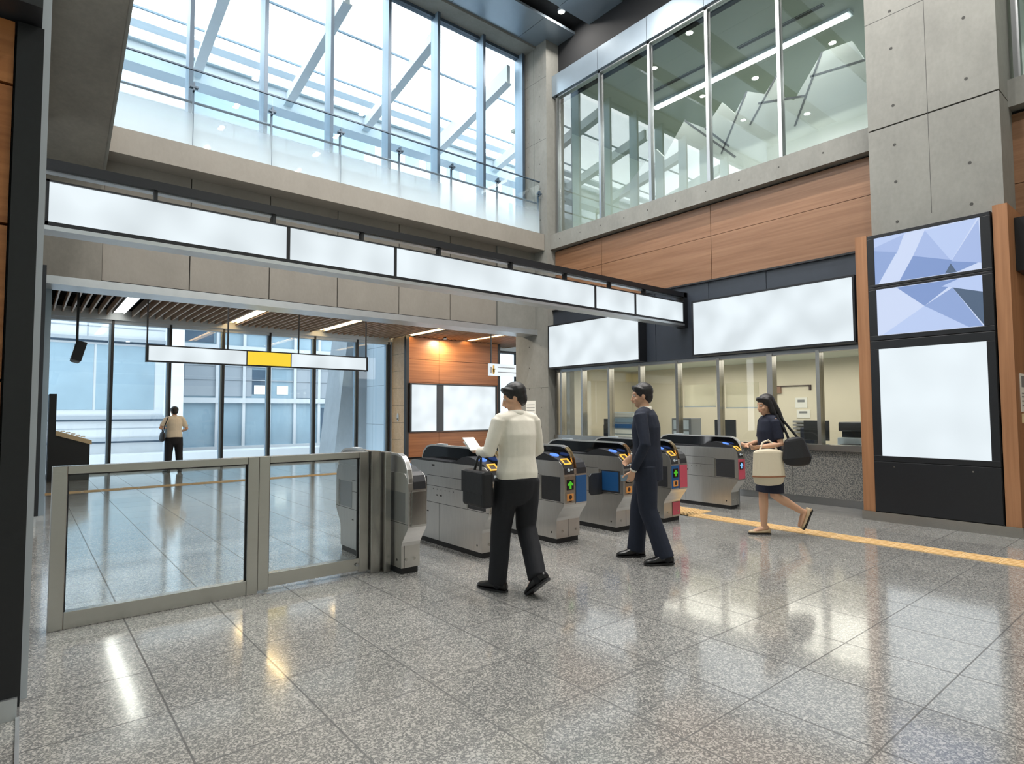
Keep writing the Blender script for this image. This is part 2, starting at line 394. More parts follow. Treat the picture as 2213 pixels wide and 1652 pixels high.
# --- upper gallery window in the right wall and its fascia
ym = [9.95, 8.607, 7.272, 5.963, 4.621, 3.1]
w2 = thing('window_2', (W, 6.5, 5.6), 'tall gallery glazing above the oak panels', 'window', kind='structure')
for i, y in enumerate(ym): bx(9.58, 9.70, y - .03, y + .03, 5.6, 8.95).build('mullion', STEELD, w2)
bx(9.58, 9.7, 3.1, 10.0, 8.9, 8.96).build('head_frame', STEELD, w2)
for a, b in zip(ym, ym[1:]): bx(9.635, 9.65, b + .03, a - .03, 5.6, 8.9).build('pane', GLR, w2)
bx(9.58, 9.7, 1.55, 1.62, 5.6, 8.95).build('mullion', STEELD, w2)
bx(9.635, 9.65, -6, 1.55, 5.6, 8.95).build('pane', GLR, w2)
m = MB(); ys = [10.06, 8.607, 7.272, 5.963, 4.621, 3.1, -6]
for a, b in zip(ys, ys[1:]): m.box(9.53, 9.75, b + .004, a - .004, 8.95, 9.45)
struct(m.build('trim_4', ALUP), 'metal fascia panels above the gallery glazing', 'trim')

# --- big concrete pillar behind the display totem
m = bx(9.0, 9.9, 1.665, 3.105, 0, 5.315); m.box(9.0, 9.9, 1.665, 3.105, 5.335, 10.6); m.box(9.03, 9.9, 1.69, 3.08, 5.3, 5.34, 2)
holes(m, [(2.79, z) for z in (3.985, 4.532, 5.041, 5.586, 6.383, 6.908, 7.5)] + [(1.98, z) for z in (4.003, 4.523, 5.597, 6.386, 7.0)], 'X', 9.0, .02)
m.box(8.999, 9.002, 2.395, 2.4, 4.0, 10.5, 2); m.box(8.999, 9.002, 1.665, 3.105, 6.85, 6.856, 2)
struct(m.build('wall_pillar', [CONC, HOLE, SEAM]), 'wide concrete pillar rising behind the black display totem', 'wall')

# --- ceiling
m = MB()
for y1, y0 in ((10.42, 9.49), (9.04, 8.05), (7.42, 6.0), (5.6, 4.3), (3.9, 2.6), (2.2, .9), (.5, -.8), (-1.2, -6)):
    for k in range(8): m.box(-4.5 + k * 1.9, -4.5 + k * 1.9 + 1.888, y0, y1, 10.3, 10.36, 0)
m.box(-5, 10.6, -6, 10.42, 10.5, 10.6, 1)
m.box(-1, 9.6, 10.43, 11.1, 10.25, 10.6, 2)
struct(m.build('ceiling', [ALUP, DARK, CONC]), 'high ceiling of grey metal panels with dark recessed strips', 'ceiling')
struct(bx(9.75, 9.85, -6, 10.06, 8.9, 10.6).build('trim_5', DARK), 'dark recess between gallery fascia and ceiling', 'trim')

# --- left side: oak-faced block end, side wall, black post
m = MB()
for z0, z1 in ((.11, .865), (.88, 1.605), (1.62, 2.37), (2.385, 3.07), (3.085, 3.4)): m.box(-3, -.085, 3.78, 3.9, z0, z1, 0)
m.box(-3, .03, 3.9, 3.98, 0, 3.4, 1)
m.box(-.075, .03, 3.76, 3.9, .1, 3.40, 1)
m.box(-3, .02, 3.74, 3.9, 0, .1, 2)
m.box(-3, .02, 3.6, 3.98, 3.42, 6, 3)
struct(m.build('wall_left', [WOODX, BLACK, ALU, CHAR]), 'oak panelled block end with black edge post at far left', 'wall')
m = bx(-.1, .06, 3.99, 4.9, 0, 10.4, 0); m.box(-.1, .055, 4.93, 9.75, 0, 10.4, 0)
m.box(.055, .075, 5.0, 9.7, 1.0, 1.04, 1)
struct(m.build('trim_6', [WHITEM, ALU]), 'pale metal side wall seen edge-on beside the black post', 'trim')
m = bx(.08, .19, 9.82, 9.98, .14, 3.4, 0); m.box(.08, .17, 9.84, 9.96, 0, .14, 1); m.box(-.4, .08, 9.98, 10.4, 0, 3.4, 0); m.box(-.4, .28, 10.9, 17.4, 0, 3.85, 2)
struct(m.build('trim_7', [BLACK, ALU, ALUP]), 'black post and wall end at the left of the passage', 'trim')
struct(bx(.015, .03, 2.0, 3.74, 0, .012).build('trim_8', ALU), 'thin metal floor strip at far left', 'trim')
# sloping concrete soffit at upper left
m = MB(); m.prism([(10.45, 5.0), (10.45, 5.55), (2.0, 9.2), (2.0, 8.65)], 'X', -.6, .80, 0)
m.prism([(10.45, 5.02), (10.45, 5.57), (2.0, 9.22), (2.0, 8.67)], 'X', .80, .845, 1)
struct(m.build('stair_soffit', [CONCD, CONC]), 'sloping concrete underside of a stair at upper left', 'stair')
# enclosing walls behind the camera
m = bx(-5, -4.9, -6, 10.5, 0, 10.5); m.box(-5, 19, -6.1, -6, 0, 10.5)
struct(m.build('wall_front', WHITE), 'pale wall of the hall behind the viewpoint', 'wall')

# --- upper glazing over the balcony
xm = [.75, 1.996, 3.19, 4.41, 5.634, 6.82, 8.06, 9.25]
w1 = thing('window_1', (5, 10.95, 5.6), 'tall bright glazing above the balcony', 'window', kind='structure')
for x in xm:
    bx(x - .03, x + .03, 10.78, 11.06, 5.62, 10.25).build('mullion', MULLF, w1)  # pale sides have daylight in their colour, dark front caps have shade
    bx(x - .032, x + .032, 10.765, 10.78, 5.62, 10.25).build('mullion_face', MULL, w1)
bx(-.5, 9.35, 10.9, 11.05, 10.18, 10.26).build('head_frame', MULL, w1)
bx(-.5, 9.35, 10.92, 11.02, 5.6, 5.66).build('sill_frame', MULLF, w1)
for a, b in zip(xm, xm[1:]): bx(a + .045, b - .05, 10.96, 10.972, 5.66, 10.18).build('pane', GL, w1)
bx(-.5, .7, 10.96, 10.972, 5.66, 10.18).build('pane', GL, w1)

# --- outside of it: deck, parapet and the sloping glass roof
m = bx(-3, 19, 11.06, 17.9, 5.3, 5.5)
m.box(-3, 9.3, 14.6, 14.75, 5.5, 7.8, 0); m.box(-3, 9.3, 14.52, 14.78, 7.8, 8.17, 1); m.box(-3, 2.6, 14.5, 14.6, 5.5, 8.17, 1)
for x in range(-2, 10): m.box(x * 1.2, x * 1.2 + .01, 14.515, 14.53, 7.8, 8.17, 2)
struct(m.build('terrace', [FACG, FACADE, SEAM]), 'pale terrace parapet beyond the upper glazing', 'terrace')
rf = thing('roof_canopy', (6, 13, 9), 'sloping white steel and glass roof beyond the upper glazing', 'roof', kind='structure')
sl = -.20
def zr(y): return 9.2 + sl * (y - 14.5)
for i, x in enumerate((.75, 2.80, 4.85, 6.91, 9.05, 11.3, 13.5)):
    big = .16 if i in (4,) else .0
    m = MB().prism([(14.6, zr(14.6) - .12 - big), (14.6, zr(14.6) + .16), (11.1, zr(11.1) + .16), (11.1, zr(11.1) - .12 - big)], 'X', x - .05, x + .05)
    m.prism([(14.6, zr(14.6) - .15 - big), (14.6, zr(14.6) - .12 - big), (11.1, zr(11.1) - .12 - big), (11.1, zr(11.1) - .15 - big)], 'X', x - .10, x + .10)
    m.build('rafter', WHITEM, rf)
m = bx(-2, 15, 14.6, 14.9, 8.92, 9.42); m.box(-2, 15, 14.5, 14.95, 9.42, 9.46); m.box(-2, 15, 14.5, 14.95, 8.88, 8.92)
m.build('edge_beam', WHITEM, rf)
for y in (12.2, 13.6): bx(-2, 15, y - .02, y + .02, zr(y) + .17, zr(y) + .21).build('purlin', MULLF, rf)
MB().prism([(14.6, zr(14.6) + .21), (14.6, zr(14.6) + .23), (11.1, zr(11.1) + .23), (11.1, zr(11.1) + .21)], 'X', -2, 15).build('roof_glass', GL, rf)
for y in (15.4, 16.3, 17.4): bx(-4, 16, y, y + .35, 10.3 + .12 * (y - 15), 10.36 + .12 * (y - 15)).build('louvre_beam', WHITEM, rf)

# --- balcony railing
xp = [.72, 1.935, 3.135, 4.36, 5.573, 6.797, 8.012, 9.245]
rl = thing('glass_railing', (5, 10.2, 5.62), 'glass balustrade with painted haze at its foot along the concrete balcony edge', 'railing')
for x in xp:
    p = bx(x - .014, x + .014, 10.235, 10.275, 5.62, 6.55).build('post', MULL, rl)
    MB().box(x - .06, x + .06, 10.18, 10.25, 6.565, 6.595).box(x - .014, x + .014, 10.185, 10.25, 6.52, 6.65).build('clamp', MULL, p)
for a, b in zip(xp, xp[1:]): bx(a + .006, b - .006, 10.2, 10.215, 5.621, 6.85).build('glass_panel', HAZEGL, rl)
bx(.7, 9.25, 10.19, 10.222, 6.85, 6.872).build('top_cap', MULL, rl)
MB().cyl((.7, 10.29, 6.37), (9.23, 10.29, 6.37), .021, 12).build('handrail', MULL, rl)

# ================================================================ PASSAGE
m = MB(); x = .30; k = 0
gaps = (1.72, 4.28, 6.72, 9.3, 11.5)
while x < 14:
    if all(abs(x - g) > .13 for g in gaps): m.box(x, x + .03, 10.95, 17.3, 3.84, 3.99, 0)
    x += .172
m.box(-.4, 16, 10.95, 17.6, 4.55, 4.6, 1); m.box(-.4, 16, 17.55, 17.6, 3.98, 4.6, 1); m.box(-.4, -.35, 10.95, 17.6, 3.85, 4.6, 1)
for y in (11.6, 12.6, 13.6, 14.6, 15.6, 16.6): m.box(-.4, 16, y, y + .04, 4.02, 4.06, 1)
m.box(-.4, 16, 17.3, 17.6, 3.74, 3.98, 2)
struct(m.build('ceiling_slats', [SLAT, DARK, WHITEM]), 'timber slat ceiling of the passage under the beam', 'ceiling')
for i, gx in enumerate(gaps):
    wide = .085 if i == 0 else .05
    lab = ['broad white and amber strip lamp nearest the left end of the slat ceiling', 'amber strip lamp in the slats, second from the left',
           'amber strip lamp in the middle of the slat ceiling', 'amber strip lamp in the slats, fourth from the left', 'amber strip lamp in the slats above the oak wall'][i]
    t = thing('strip_light', (gx, 15, 3.9), lab, 'ceiling light', 'strip lamps in the slat ceiling')
    m = bx(gx - .12, gx + .12, 12.4, 17.2, 4.02, 4.05); m.box(gx - .12, gx - .11, 12.4, 17.2, 3.86, 4.02); m.box(gx + .11, gx + .12, 12.4, 17.2, 3.86, 4.02)
    m.build('housing', ALU, t)
    for y0, y1 in ((12.6, 14.1), (14.4, 15.6), (15.8, 17.1)):
        bx(gx - wide, gx + wide, y0, y1, 3.9, 3.95).build('tube', LAMPC if i == 0 else LAMPW, t)
# far glazing
xm = [.35, 1.63, 2.88, 4.15, 5.37, 6.67, 8.03, 9.1]
w3 = thing('window_3', (5, 17.5, 0), 'glazed wall at the end of the passage facing the street', 'window', kind='structure')
for x in xm:
    bx(x + .0, x + .05, 17.38, 17.6, 0, 3.76).build('mullion', BLACK, w3)
    bx(x - .05, x, 17.44, 17.56, 0, 3.76).build('mullion_face', MULLF, w3)
bx(.3, 9.2, 17.4, 17.6, 3.66, 3.78).build('head_frame', WHITEM, w3)
bx(.3, 9.2, 17.42, 17.58, 0, .06).build('sill_frame', STEELD, w3)
for a, b in zip(xm, xm[1:]): bx(a + .05, b - .05, 17.495, 17.507, .06, 3.66).build('pane', GLB, w3)
w4 = thing('window_4', (14, 17.5, 0), 'window past the oak wall at the right of the passage', 'window', kind='structure')
for x in (13.05, 14.6, 16.2): bx(x - .04, x + .04, 17.4, 17.6, 0, 3.76).build('mullion', BLACK, w4)
bx(13, 16.2, 17.4, 17.6, 3.66, 3.78).build('head_frame', BLACK, w4)
bx(13.1, 16.2, 17.495, 17.507, .06, 3.66).build('pane', GLB, w4)
# oak wall block in the passage
m = bx(9.25, 12.9, 16.5, 17.6, 0, 3.9, 2)
xj = [9.33, 10.45, 12.88]
for a, b in zip(xj, xj[1:]):
    for z0, z1 in ((.05, .80), (.81, 2.40), (2.41, 3.13), (3.14, 3.84)): m.box(a, b - .008, 16.45, 16.5, z0, z1, 0)
for k in range(7): m.box(9.236, 9.26, 16.56, 17.36, .05 + k * .545, .05 + k * .545 + .537, 1)
m.box(9.225, 9.33, 16.44, 16.56, 0, 3.85, 3); m.box(9.22, 9.26, 17.36, 17.46, 0, 3.85, 4)
m.box(12.88, 12.98, 16.44, 17.6, 0, 3.85, 3)
struct(m.build('wall_passage', [WOODX, WOODLIT, DARK, BLACK, WHITEM]), 'oak panelled wall block in the passage with lit notice board', 'wall')
struct(bx(16.2, 16.3, 10.9, 17.6, 0, 4).build('wall_passage_end', WHITE), 'pale wall closing the passage on the right', 'wall')
nb = thing('notice_board', (11, 16.44, 1.6), 'black framed wall board with two blank lit panels on the oak passage wall', 'notice board')
m = bx(9.335, 12.80, 16.38, 16.44, .832, .862); m.box(9.335, 12.8, 16.38, 16.44, 2.33, 2.377); m.box(9.335, 9.40, 16.38, 16.44, .86, 2.34); m.box(10.32, 10.58, 16.38, 16.44, .86, 2.34); m.box(12.72, 12.8, 16.38, 16.44, .86, 2.34); m.box(9.34, 12.8, 16.42, 16.445, .84, 2.37)
m.build('frame', BLACK, nb)
bx(9.40, 10.32, 16.40, 16.42, .862, 2.33).build('lit_panel', SIGNW, nb); bx(10.58, 12.72, 16.40, 16.42, .862, 2.33).build('lit_panel', SIGNW, nb)
ic = thing('wall_intercom', (9.236, 16.95, 1.28), 'small white oval intercom on the pale end of the oak wall', 'intercom')
MB().ball((9.225, 16.95, 1.3), (.02, .07, .14)).build('cover', WHITEM, ic, smooth=True)
MB().cyl((9.204, 16.95, 1.25), (9.2, 16.95, 1.25), .025).build('button', CHAR, ic)

# hanging sign with yellow middle
hs = thing('hanging_sign', (3.85, 12.5, 2.55), 'hanging lit sign box with a yellow middle panel in the passage', 'sign')
m = bx(1.70, 6.0, 12.46, 12.56, 2.39, 2.415); m.box(1.7, 6.0, 12.46, 12.56, 2.68, 2.705); m.box(1.69, 1.73, 12.44, 12.56, 2.385, 2.71); m.box(5.97, 6.01, 12.44, 12.56, 2.385, 2.71); m.box(3.405, 3.425, 12.45, 12.56, 2.4, 2.69); m.box(4.275, 4.295, 12.45, 12.56, 2.4, 2.69); m.box(1.7, 6, 12.53, 12.56, 2.39, 2.7)
m.build('frame', BLACK, hs)
for a, b, mt in ((1.73, 3.405, SIGNW), (3.425, 4.275, SIGNY), (4.295, 5.97, SIGNW)):
    o = bx(a, b, 12.455, 12.53, 2.415, 2.68).build('lit_panel', mt, hs)
    if mt is SIGNY: o['label'] = 'yellow lit panel'
for x in (1.71, 3.07, 4.457, 5.985): bx(x - .012, x + .012, 12.495, 12.52, 2.70, 4.0).build('hanger', BLACK, hs)
# small sign by the pier
ss = thing('direction_sign', (10.6, 13, 2.62), 'small white hanging sign with a yellow mark beside the concrete pier', 'sign')
bx(9.88, 11.3, 12.98, 13.06, 2.46, 2.79).build('panel', SIGNW, ss)
m = bx(9.97, 10.045, 12.965, 12.98, 2.55, 2.63); m.box(9.985, 10.03, 12.965, 12.98, 2.5, 2.74); m.box(9.95, 10.065, 12.965, 12.98, 2.63, 2.655)
m.build('yellow_mark', mat('yellow_print', hexc(240, 190, 60), .5), ss)
m = bx(9.9, 9.94, 12.965, 12.98, 2.52, 2.70)
for a, b, z in ((10.16, 10.75, 2.68), (10.16, 10.9, 2.55)): m.box(a, b, 12.965, 12.98, z, z + .025)
m.build('faint_print', mat('pale_grey_print', hexc(176, 180, 188), .6), ss)
for x in (9.95, 11.2): bx(x - .012, x + .012, 13.0, 13.03, 2.79, 4.0).build('hanger', BLACK, ss)
# hanging monitor seen edge-on
hm = thing('hanging_monitor', (.69, 12.5, 2.5), 'black tilted monitor hanging on a pole at the left of the passage', 'monitor')
bx(.665, .70, 12.48, 12.52, 2.62, 4.3).build('pole', BLACK, hm)
M = Matrix.Translation((.69, 12.5, 2.52)) @ Matrix.Rotation(radians(14), 4, 'Y')
MB().box(-.05, .09, -.2, .3, -.17, .16).xf(M).build('case', BLACK, hm, bevel=.008)
MB().box(-.062, -.05, -.17, .27, -.14, .13).xf(M).build('screen', GLOSSB, hm)
MB().box(-.03, .07, -.16, .26, -.185, -.17).xf(M).build('speaker_grille', PAPERG, hm)

# leaflet stand far left
st = thing('leaflet_stand', (.8, 16.3, 0), 'black leaflet counter with tall back and beige sloping top by the window', 'stand')
bx(.437, .56, 16.1, 16.9, 0, 1.88).build('back_panel', BLACK, st)
MB().prism([(.56, 0), (1.17, 0), (1.17, .78), (.56, 1.0)], 'Y', 16.14, 16.86).build('cabinet', BLACK, st)
MB().prism([(.56, .99), (1.2, .77), (1.2, .86), (.56, 1.09)], 'Y', 16.1, 16.9).build('top', BEIGE, st)
m = MB()
for k in range(5): m.box(.66 + k * .09, .73 + k * .09, 16.2 + .02 * k, 16.45, 1.06 - k * .032, 1.085 - k * .032)
tag(m.build('leaflet_pile', PAPER), 'pale leaflets fanned on the beige top of the leaflet stand', 'leaflets')

# tactile strips
def bars(m, x0, x1, y0, y1, along, mi=0):
    n = 4
    for i in range(n):
        t = (i + .5) / n
        if along == 'Y': xx = x0 + (x1 - x0) * t; m.box(xx - .012, xx + .012, y0 + .02, y1 - .02, .006, .011, mi)
        else: yy = y0 + (y1 - y0) * t; m.box(x0 + .02, x1 - .02, yy - .012, yy + .012, .006, .011, mi)
m = MB()
y = -1.2
while y < 4.9:
    m.box(7.17, 7.465, y, y + .297, 0, .006); bars(m, 7.17, 7.465, y, y + .297, 'Y'); y += .3
for ix in range(2):
    for iy in range(2):
        x0 = 7.17 + .3 * ix; y0 = 4.9 + .3 * iy
        m.box(x0, x0 + .297, y0, y0 + .297, 0, .006)
        for a in range(5):
            for b in range(5): m.cyl((x0 + .03 + a * .06, y0 + .03 + b * .06, .006), (x0 + .03 + a * .06, y0 + .03 + b * .06, .011), .016, 8)
tag(m.build('tactile_strip', YTAC), 'yellow tactile guide strip running from the gates past the totem', 'tactile paving')
m = MB(); x = .3
while x < 9:
    m.box(x, x + .297, 13.55, 13.85, 0, .006); bars(m, x, x + .297, 13.55, 13.85, 'X'); x += .3
tag(m.build('tactile_strip', YTAC), 'yellow tactile guide strip crossing the passage beyond the glass barrier', 'tactile paving')

# ================================================================ BIG SIGNS
og = thing('overhead_sign', (4.7, 6.44, 3.3), 'long overhead row of blank white light boxes spanning the gates', 'sign')
bx(.08, 9.5, 6.42, 6.475, 3.57, 3.655).build('carrier_beam', BLACK, og)
m = bx(.10, 9.42, 6.42, 6.58, 3.075, 3.107); m.box(.10, 9.42, 6.42, 6.56, 3.458, 3.472); m.box(.10, .122, 6.42, 6.58, 3.075, 3.477); m.box(9.395, 9.42, 6.42, 6.58, 3.075, 3.477)
dv = [.122, 2.166, 3.454, 7.016, 8.014, 9.395]
for x in dv[1:-1]: m.box(x - .017, x + .017, 6.424, 6.58, 3.09, 3.47)
m.box(.10, 9.42, 6.55, 6.58, 3.08, 3.47)
m.build('frame', BLACK, og)
for a, b in zip(dv, dv[1:]): bx(a + (.017 if a > .2 else 0), b - (.017 if b < 9.3 else 0), 6.44, 6.54, 3.107, 3.458).build('lit_panel', SIGNW, og)
bx(.09, 9.42, 6.42, 6.64, 3.035, 3.072).build('bottom_rail', ALU, og)
bx(.09, 9.45, 6.475, 6.56, 3.56, 3.575).build('top_rail', ALU, og)
for x in (.92, 2.02, 3.03, 4.1, 5.3, 6.38, 7.4, 8.3): bx(x - .015, x + .015, 6.44, 6.52, 3.477, 3.57).build('bracket', BLACK, og)
m = bx(9.42, 9.52, 6.42, 6.6, 3.0, 3.66)
m.build('wall_bracket', BLACK, og)
def board(y0, y1, label):
    t = thing('lit_board', (9.3, (y0 + y1) / 2, 2.94), label, 'sign', 'large lit boards over the ticket office')
    z0, z1 = 2.47, 3.405
    m = bx(9.29, 9.51, y0 - .03, y1 + .03, z0 - .03, z0); m.box(9.29, 9.51, y0 - .03, y1 + .03, z1, z1 + .03); m.box(9.29, 9.51, y0 - .03, y0, z0, z1); m.box(9.29, 9.51, y1, y1 + .03, z0, z1); m.box(9.45, 9.51, y0, y1, z0, z1)
    m.build('frame', BLACK, t)
    bx(9.305, 9.45, y0, y1, z0, z1).build('lit_panel', SIGNW, t)
board(7.40, 9.97, 'blank white light board beside the far concrete pier')
board(3.49, 6.16, 'blank white light board next to the black display totem')

# display totem
kx = 8.76
tt = thing('display_totem', (kx, 2.4, 0), 'tall black display totem with blue triangle screens and oak sides', 'display')
bx(kx + .01, 9.0, 1.75, 3.09, .12, 3.80).build('cabinet', BLACK, tt)
def panel(z0, z1, y0=1.755, y1=3.085, hole=None, name='front_panel'):
    m = MB()
    if hole:
        a, b, c, d = hole
        m.box(kx - .012, kx + .02, y0, y1, z0, c); m.box(kx - .012, kx + .02, y0, y1, d, z1); m.box(kx - .012, kx + .02, y0, a, c, d); m.box(kx - .012, kx + .02, b, y1, c, d)
    else: m.box(kx - .012, kx + .02, y0, y1, z0, z1)
    return m.build(name, BLACK, tt, bevel=.004)
panel(.13, .782); panel(.79, 2.375, hole=(1.84, 2.985, .858, 2.264), name='light_panel_frame')
panel(3.095, 3.80, hole=(1.855, 3.0, 3.13, 3.755), name='screen_frame'); panel(2.383, 3.09, hole=(1.855, 2.99, 2.445, 3.06), name='screen_frame')
lp = bx(kx - .002, kx + .02, 1.84, 2.985, .858, 2.264).build('lit_panel', SIGNK, tt)
SC = [emit('screen_blue_%d' % i, hexc(*c), .56) for i, c in enumerate(((205, 218, 246), (186, 204, 242), (166, 186, 230), (142, 166, 214), (126, 152, 204), (78, 98, 124)))]
def screen(y0, y1, z0, z1, tris):
    m = bx(kx + .002, kx + .02, y0, y1, z0, z1, 1)
    for i, (mi, pts) in enumerate(tris):
        # pts in screen fractions, u from the far (left) side, v from the top
        m.face([(kx + .0015 - .0004 * i, y1 - uu * (y1 - y0), z1 - vv * (z1 - z0)) for uu, vv in pts][::-1], mi)
    m.build('screen', SC, tt)
FULL = [(0, 0), (1, 0), (1, 1), (0, 1)]
screen(1.855, 3.0, 3.13, 3.755, [(0, FULL), (1, [(0, 0), (.36, 0), (0, .2)]), (2, [(0, .2), (.31, .03), (.23, .41), (0, .27)]), (3, [(0, .27), (.23, .38), (.03, 1), (0, 1)]), (2, [(.51, .04), (.74, .75), (.39, .52)]),
    (1, [(.51, .04), (.98, 0), (.74, .75)]), (2, [(.39, .52), (.74, .75), (.64, .9), (.25, .98)]), (4, [(.39, .52), (.97, .87), (.78, .99), (.25, .99)]), (0, [(.34, .03), (.42, .03), (.25, .98), (.12, .99)]), (2, [(.99, .03), (1, .88), (.74, .76)]), (5, [(.735, .8), (.785, .985), (.68, .985)])])
screen(1.855, 2.99, 2.445, 3.06, [(0, FULL), (4, [(.21, .01), (.8, .01), (.475, .47)]), (1, [(.475, .47), (.87, .99), (.05, .99)]), (3, [(.475, .47), (.74, .17), (.99, .99), (.87, .99)]), (5, [(.74, .17), (1, .33), (1, .98)]), (1, [(.64, .12), (.8, .01), (1, .01), (1, .33), (.74, .17)])])
for y in (2.85, 2.02): MB().cyl((kx - .012, y, .72), (kx - .016, y, .72), .01, 12).build('lock_screw', STEEL, tt)
bx(kx + .0, 9.05, 3.09, 3.235, .12, 3.82).build('side_panel', WOODZ, tt)
bx(kx - .0, 9.6, 1.595, 1.735, .12, 3.86).build('side_panel', WOODZ, tt)
bx(kx - .015, 9.6, 1.58, 3.25, 0, .12).build('plinth', STEEL, tt)
# things just right of the totem
mo = thing('wall_monitor', (9.3, 1.56, 3.4), 'black monitor on the oak flank at the right edge of the view', 'monitor')
bx(9.06, 9.58, 1.5, 1.592, 3.1, 3.74).build('case', BLACK, mo); bx(9.09, 9.55, 1.496, 1.5, 3.14, 3.70).build('screen', GLOSSB, mo)
po = thing('poster', (9.2, 1.59, 1.58), 'white notice in a clear holder on the oak flank at the right edge', 'poster')
bx(8.97, 9.36, 1.585, 1.594, 1.43, 1.88).build('sheet', PAPER, po); bx(9.0, 9.3, 1.585, 1.594, 1.30, 1.41).build('slip', WARMW, po)
m = bx(9.0, 9.33, 1.582, 1.585, 1.72, 1.85)
for z in (1.64, 1.60, 1.55, 1.50): m.box(9.0, 9.3, 1.582, 1.585, z, z + .014)
m.build('print', PAPERG, po)

# ================================================================ TICKET OFFICE
m = bx(9.55, 9.75, 3.1, 10.04, .12, .84, 0)
for y in (4.55, 6.2, 7.9): m.box(9.548, 9.552, y, y + .008, .12, .84, 1)
m.box(9.6, 9.75, 3.1, 10.04, 0, .12, 2)
GRAN = mat('speckled_granite_front', hexc(128, 126, 120), .4)
nt = GRAN.node_tree; b = nt.nodes['Principled BSDF']
n = nt.nodes.new('ShaderNodeTexNoise'); n.inputs['Scale'].default_value = 64; n.inputs['Detail'].default_value = 2; tc = nt.nodes.new('ShaderNodeTexCoord')
rr = nt.nodes.new('ShaderNodeValToRGB'); rr.color_ramp.elements[0].position = .42; rr.color_ramp.elements[0].color = hexc(88, 90, 92); rr.color_ramp.elements[1].position = .56; rr.color_ramp.elements[1].color = hexc(146, 144, 138)
nt.links.new(tc.outputs['Object'], n.inputs[0]); nt.links.new(n.outputs[0], rr.inputs[0]); nt.links.new(rr.outputs[0], b.inputs['Base Color'])
struct(m.build('counter_front', [GRAN, SEAM, STEELD]), 'speckled granite counter front under the ticket office glazing', 'counter')
ow = thing('window_5', (W, 6.6, .84), 'steel framed ticket office glazing over the granite counter', 'window', kind='structure')
bx(9.5, 9.75, 3.1, 10.04, .84, .93).build('sill_frame', STEEL, ow)
bx(9.56, 9.7, 3.1, 10.04, 2.37, 2.44).build('head_frame', STEELD, ow)
yo = [10.02, 9.86, 9.2, 8.42, 7.6, 6.72, 5.85, 4.91, 4.13, 3.3]
for y in yo:
    wd = .06 if abs(y - 4.91) < .01 else .035
    bx(9.55, 9.7, y - wd, y + wd * .6, .93, 2.40).build('mullion', STEEL, ow)
for a, b_ in zip(yo[1:], yo[2:]): bx(9.63, 9.642, b_ + .02, a - .035, .93, 2.38).build('pane', GLO, ow)
m = bx(13.0, 13.1, 2.5, 10.6, 0, 2.55, 0); m.box(12.98, 13.0, 4.42, 4.44, 0, 2.5, 0)
struct(m.build('wall_office_back', CREAM), 'cream back wall of the ticket office', 'wall')
struct(bx(9.75, 13.1, 2.4, 2.5, 0, 2.55).build('wall_office_right', CREAM), 'cream side wall of the ticket office behind the totem', 'wall')
struct(bx(9.75, 13.1, 10.6, 10.7, 0, 2.55).build('wall_office_left', CREAM), 'cream side wall of the ticket office beside the pier', 'wall')
struct(bx(9.78, 13.1, 2.4, 10.7, 2.55, 2.6).build('ceiling_office', WHITE), 'white ceiling of the ticket office', 'ceiling')
def flat_desk(name, label, x0, x1, y0, y1, h, cat='desk'):
    t = thing(name, ((x0 + x1) / 2, (y0 + y1) / 2, .02), label, cat)
    bx(x0, x1, y0, y1, h - .03, h).build('top', WHITEM, t)
    for x in (x0 + .03, x1 - .06):
        for y in (y0 + .03, y1 - .06): bx(x, x + .03, y, y + .03, .02, h - .03).build('leg', STEELD, t)
    return t
flat_desk('office_desk', 'long white desk behind the ticket office glazing', 9.85, 10.75, 3.4, 9.7, .84)
def monitor(x, y, z, label, ang=0, w=.5):
    t = thing('office_monitor', (0, 0, 0), label, 'monitor', 'monitors on the office desk')
    bx(-.1, .1, -.12, .12, 0, .015).build('foot', CHAR, t); bx(-.015, .015, -.03, .03, .015, .16).build('stem', CHAR, t)
    bx(-.02, .02, -w / 2, w / 2, .12, .45).build('case', CHAR, t, bevel=.006); bx(.02, .023, -w / 2 + .02, w / 2 - .02, .14, .43).build('screen', GLOSSB, t)
    t.location = (x, y, z); t.rotation_euler = (0, 0, ang)
monitor(10.3, 9.0, .842, 'dark monitor behind the first office panes from the pier', .4, .34)
monitor(10.35, 6.2, .842, 'dark monitor low behind the middle office panes', .2, .4)
monitor(10.2, 4.45, .842, 'dark monitor beside the office mullion near the totem', -.1, .42)
pr = thing('printer', (10.45, 3.95, .842), 'grey and black printer on the office desk beside the totem', 'printer')
bx(10.25, 10.65, 3.72, 4.15, .842, 1.02).build('body', WHITEM, pr, bevel=.015); bx(10.25, 10.65, 3.74, 4.13, 1.12, 1.27).build('scanner', CHAR, pr, bevel=.02); bx(10.4, 10.65, 3.74, 4.13, 1.02, 1.12).build('column', CHAR, pr); bx(10.12, 10.3, 3.8, 4.05, .9, .92).build('paper_tray', CHAR, pr)
dr = thing('drawer_cabinet', (10.2, 7.35, .842), 'small grey box cabinet on the desk behind the middle pane', 'cabinet')
bx(10.05, 10.4, 6.3 + .45, 7.2, .842, 1.32).build('body', PAPERG, dr, bevel=.01); bx(10.04, 10.05, 6.8, 7.15, 1.1, 1.28).build('drawer', WHITEM, dr); bx(10.04, 10.05, 6.8, 7.15, .88, 1.06).build('drawer', WHITEM, dr)
rk = thing('leaflet_rack', (10.1, 8.6, .842), 'white and blue leaflet rack on the office desk behind the man in navy', 'rack')
bx(10.0, 10.25, 8.08, 8.72, .842, 1.44).build('body', WHITEM, rk)
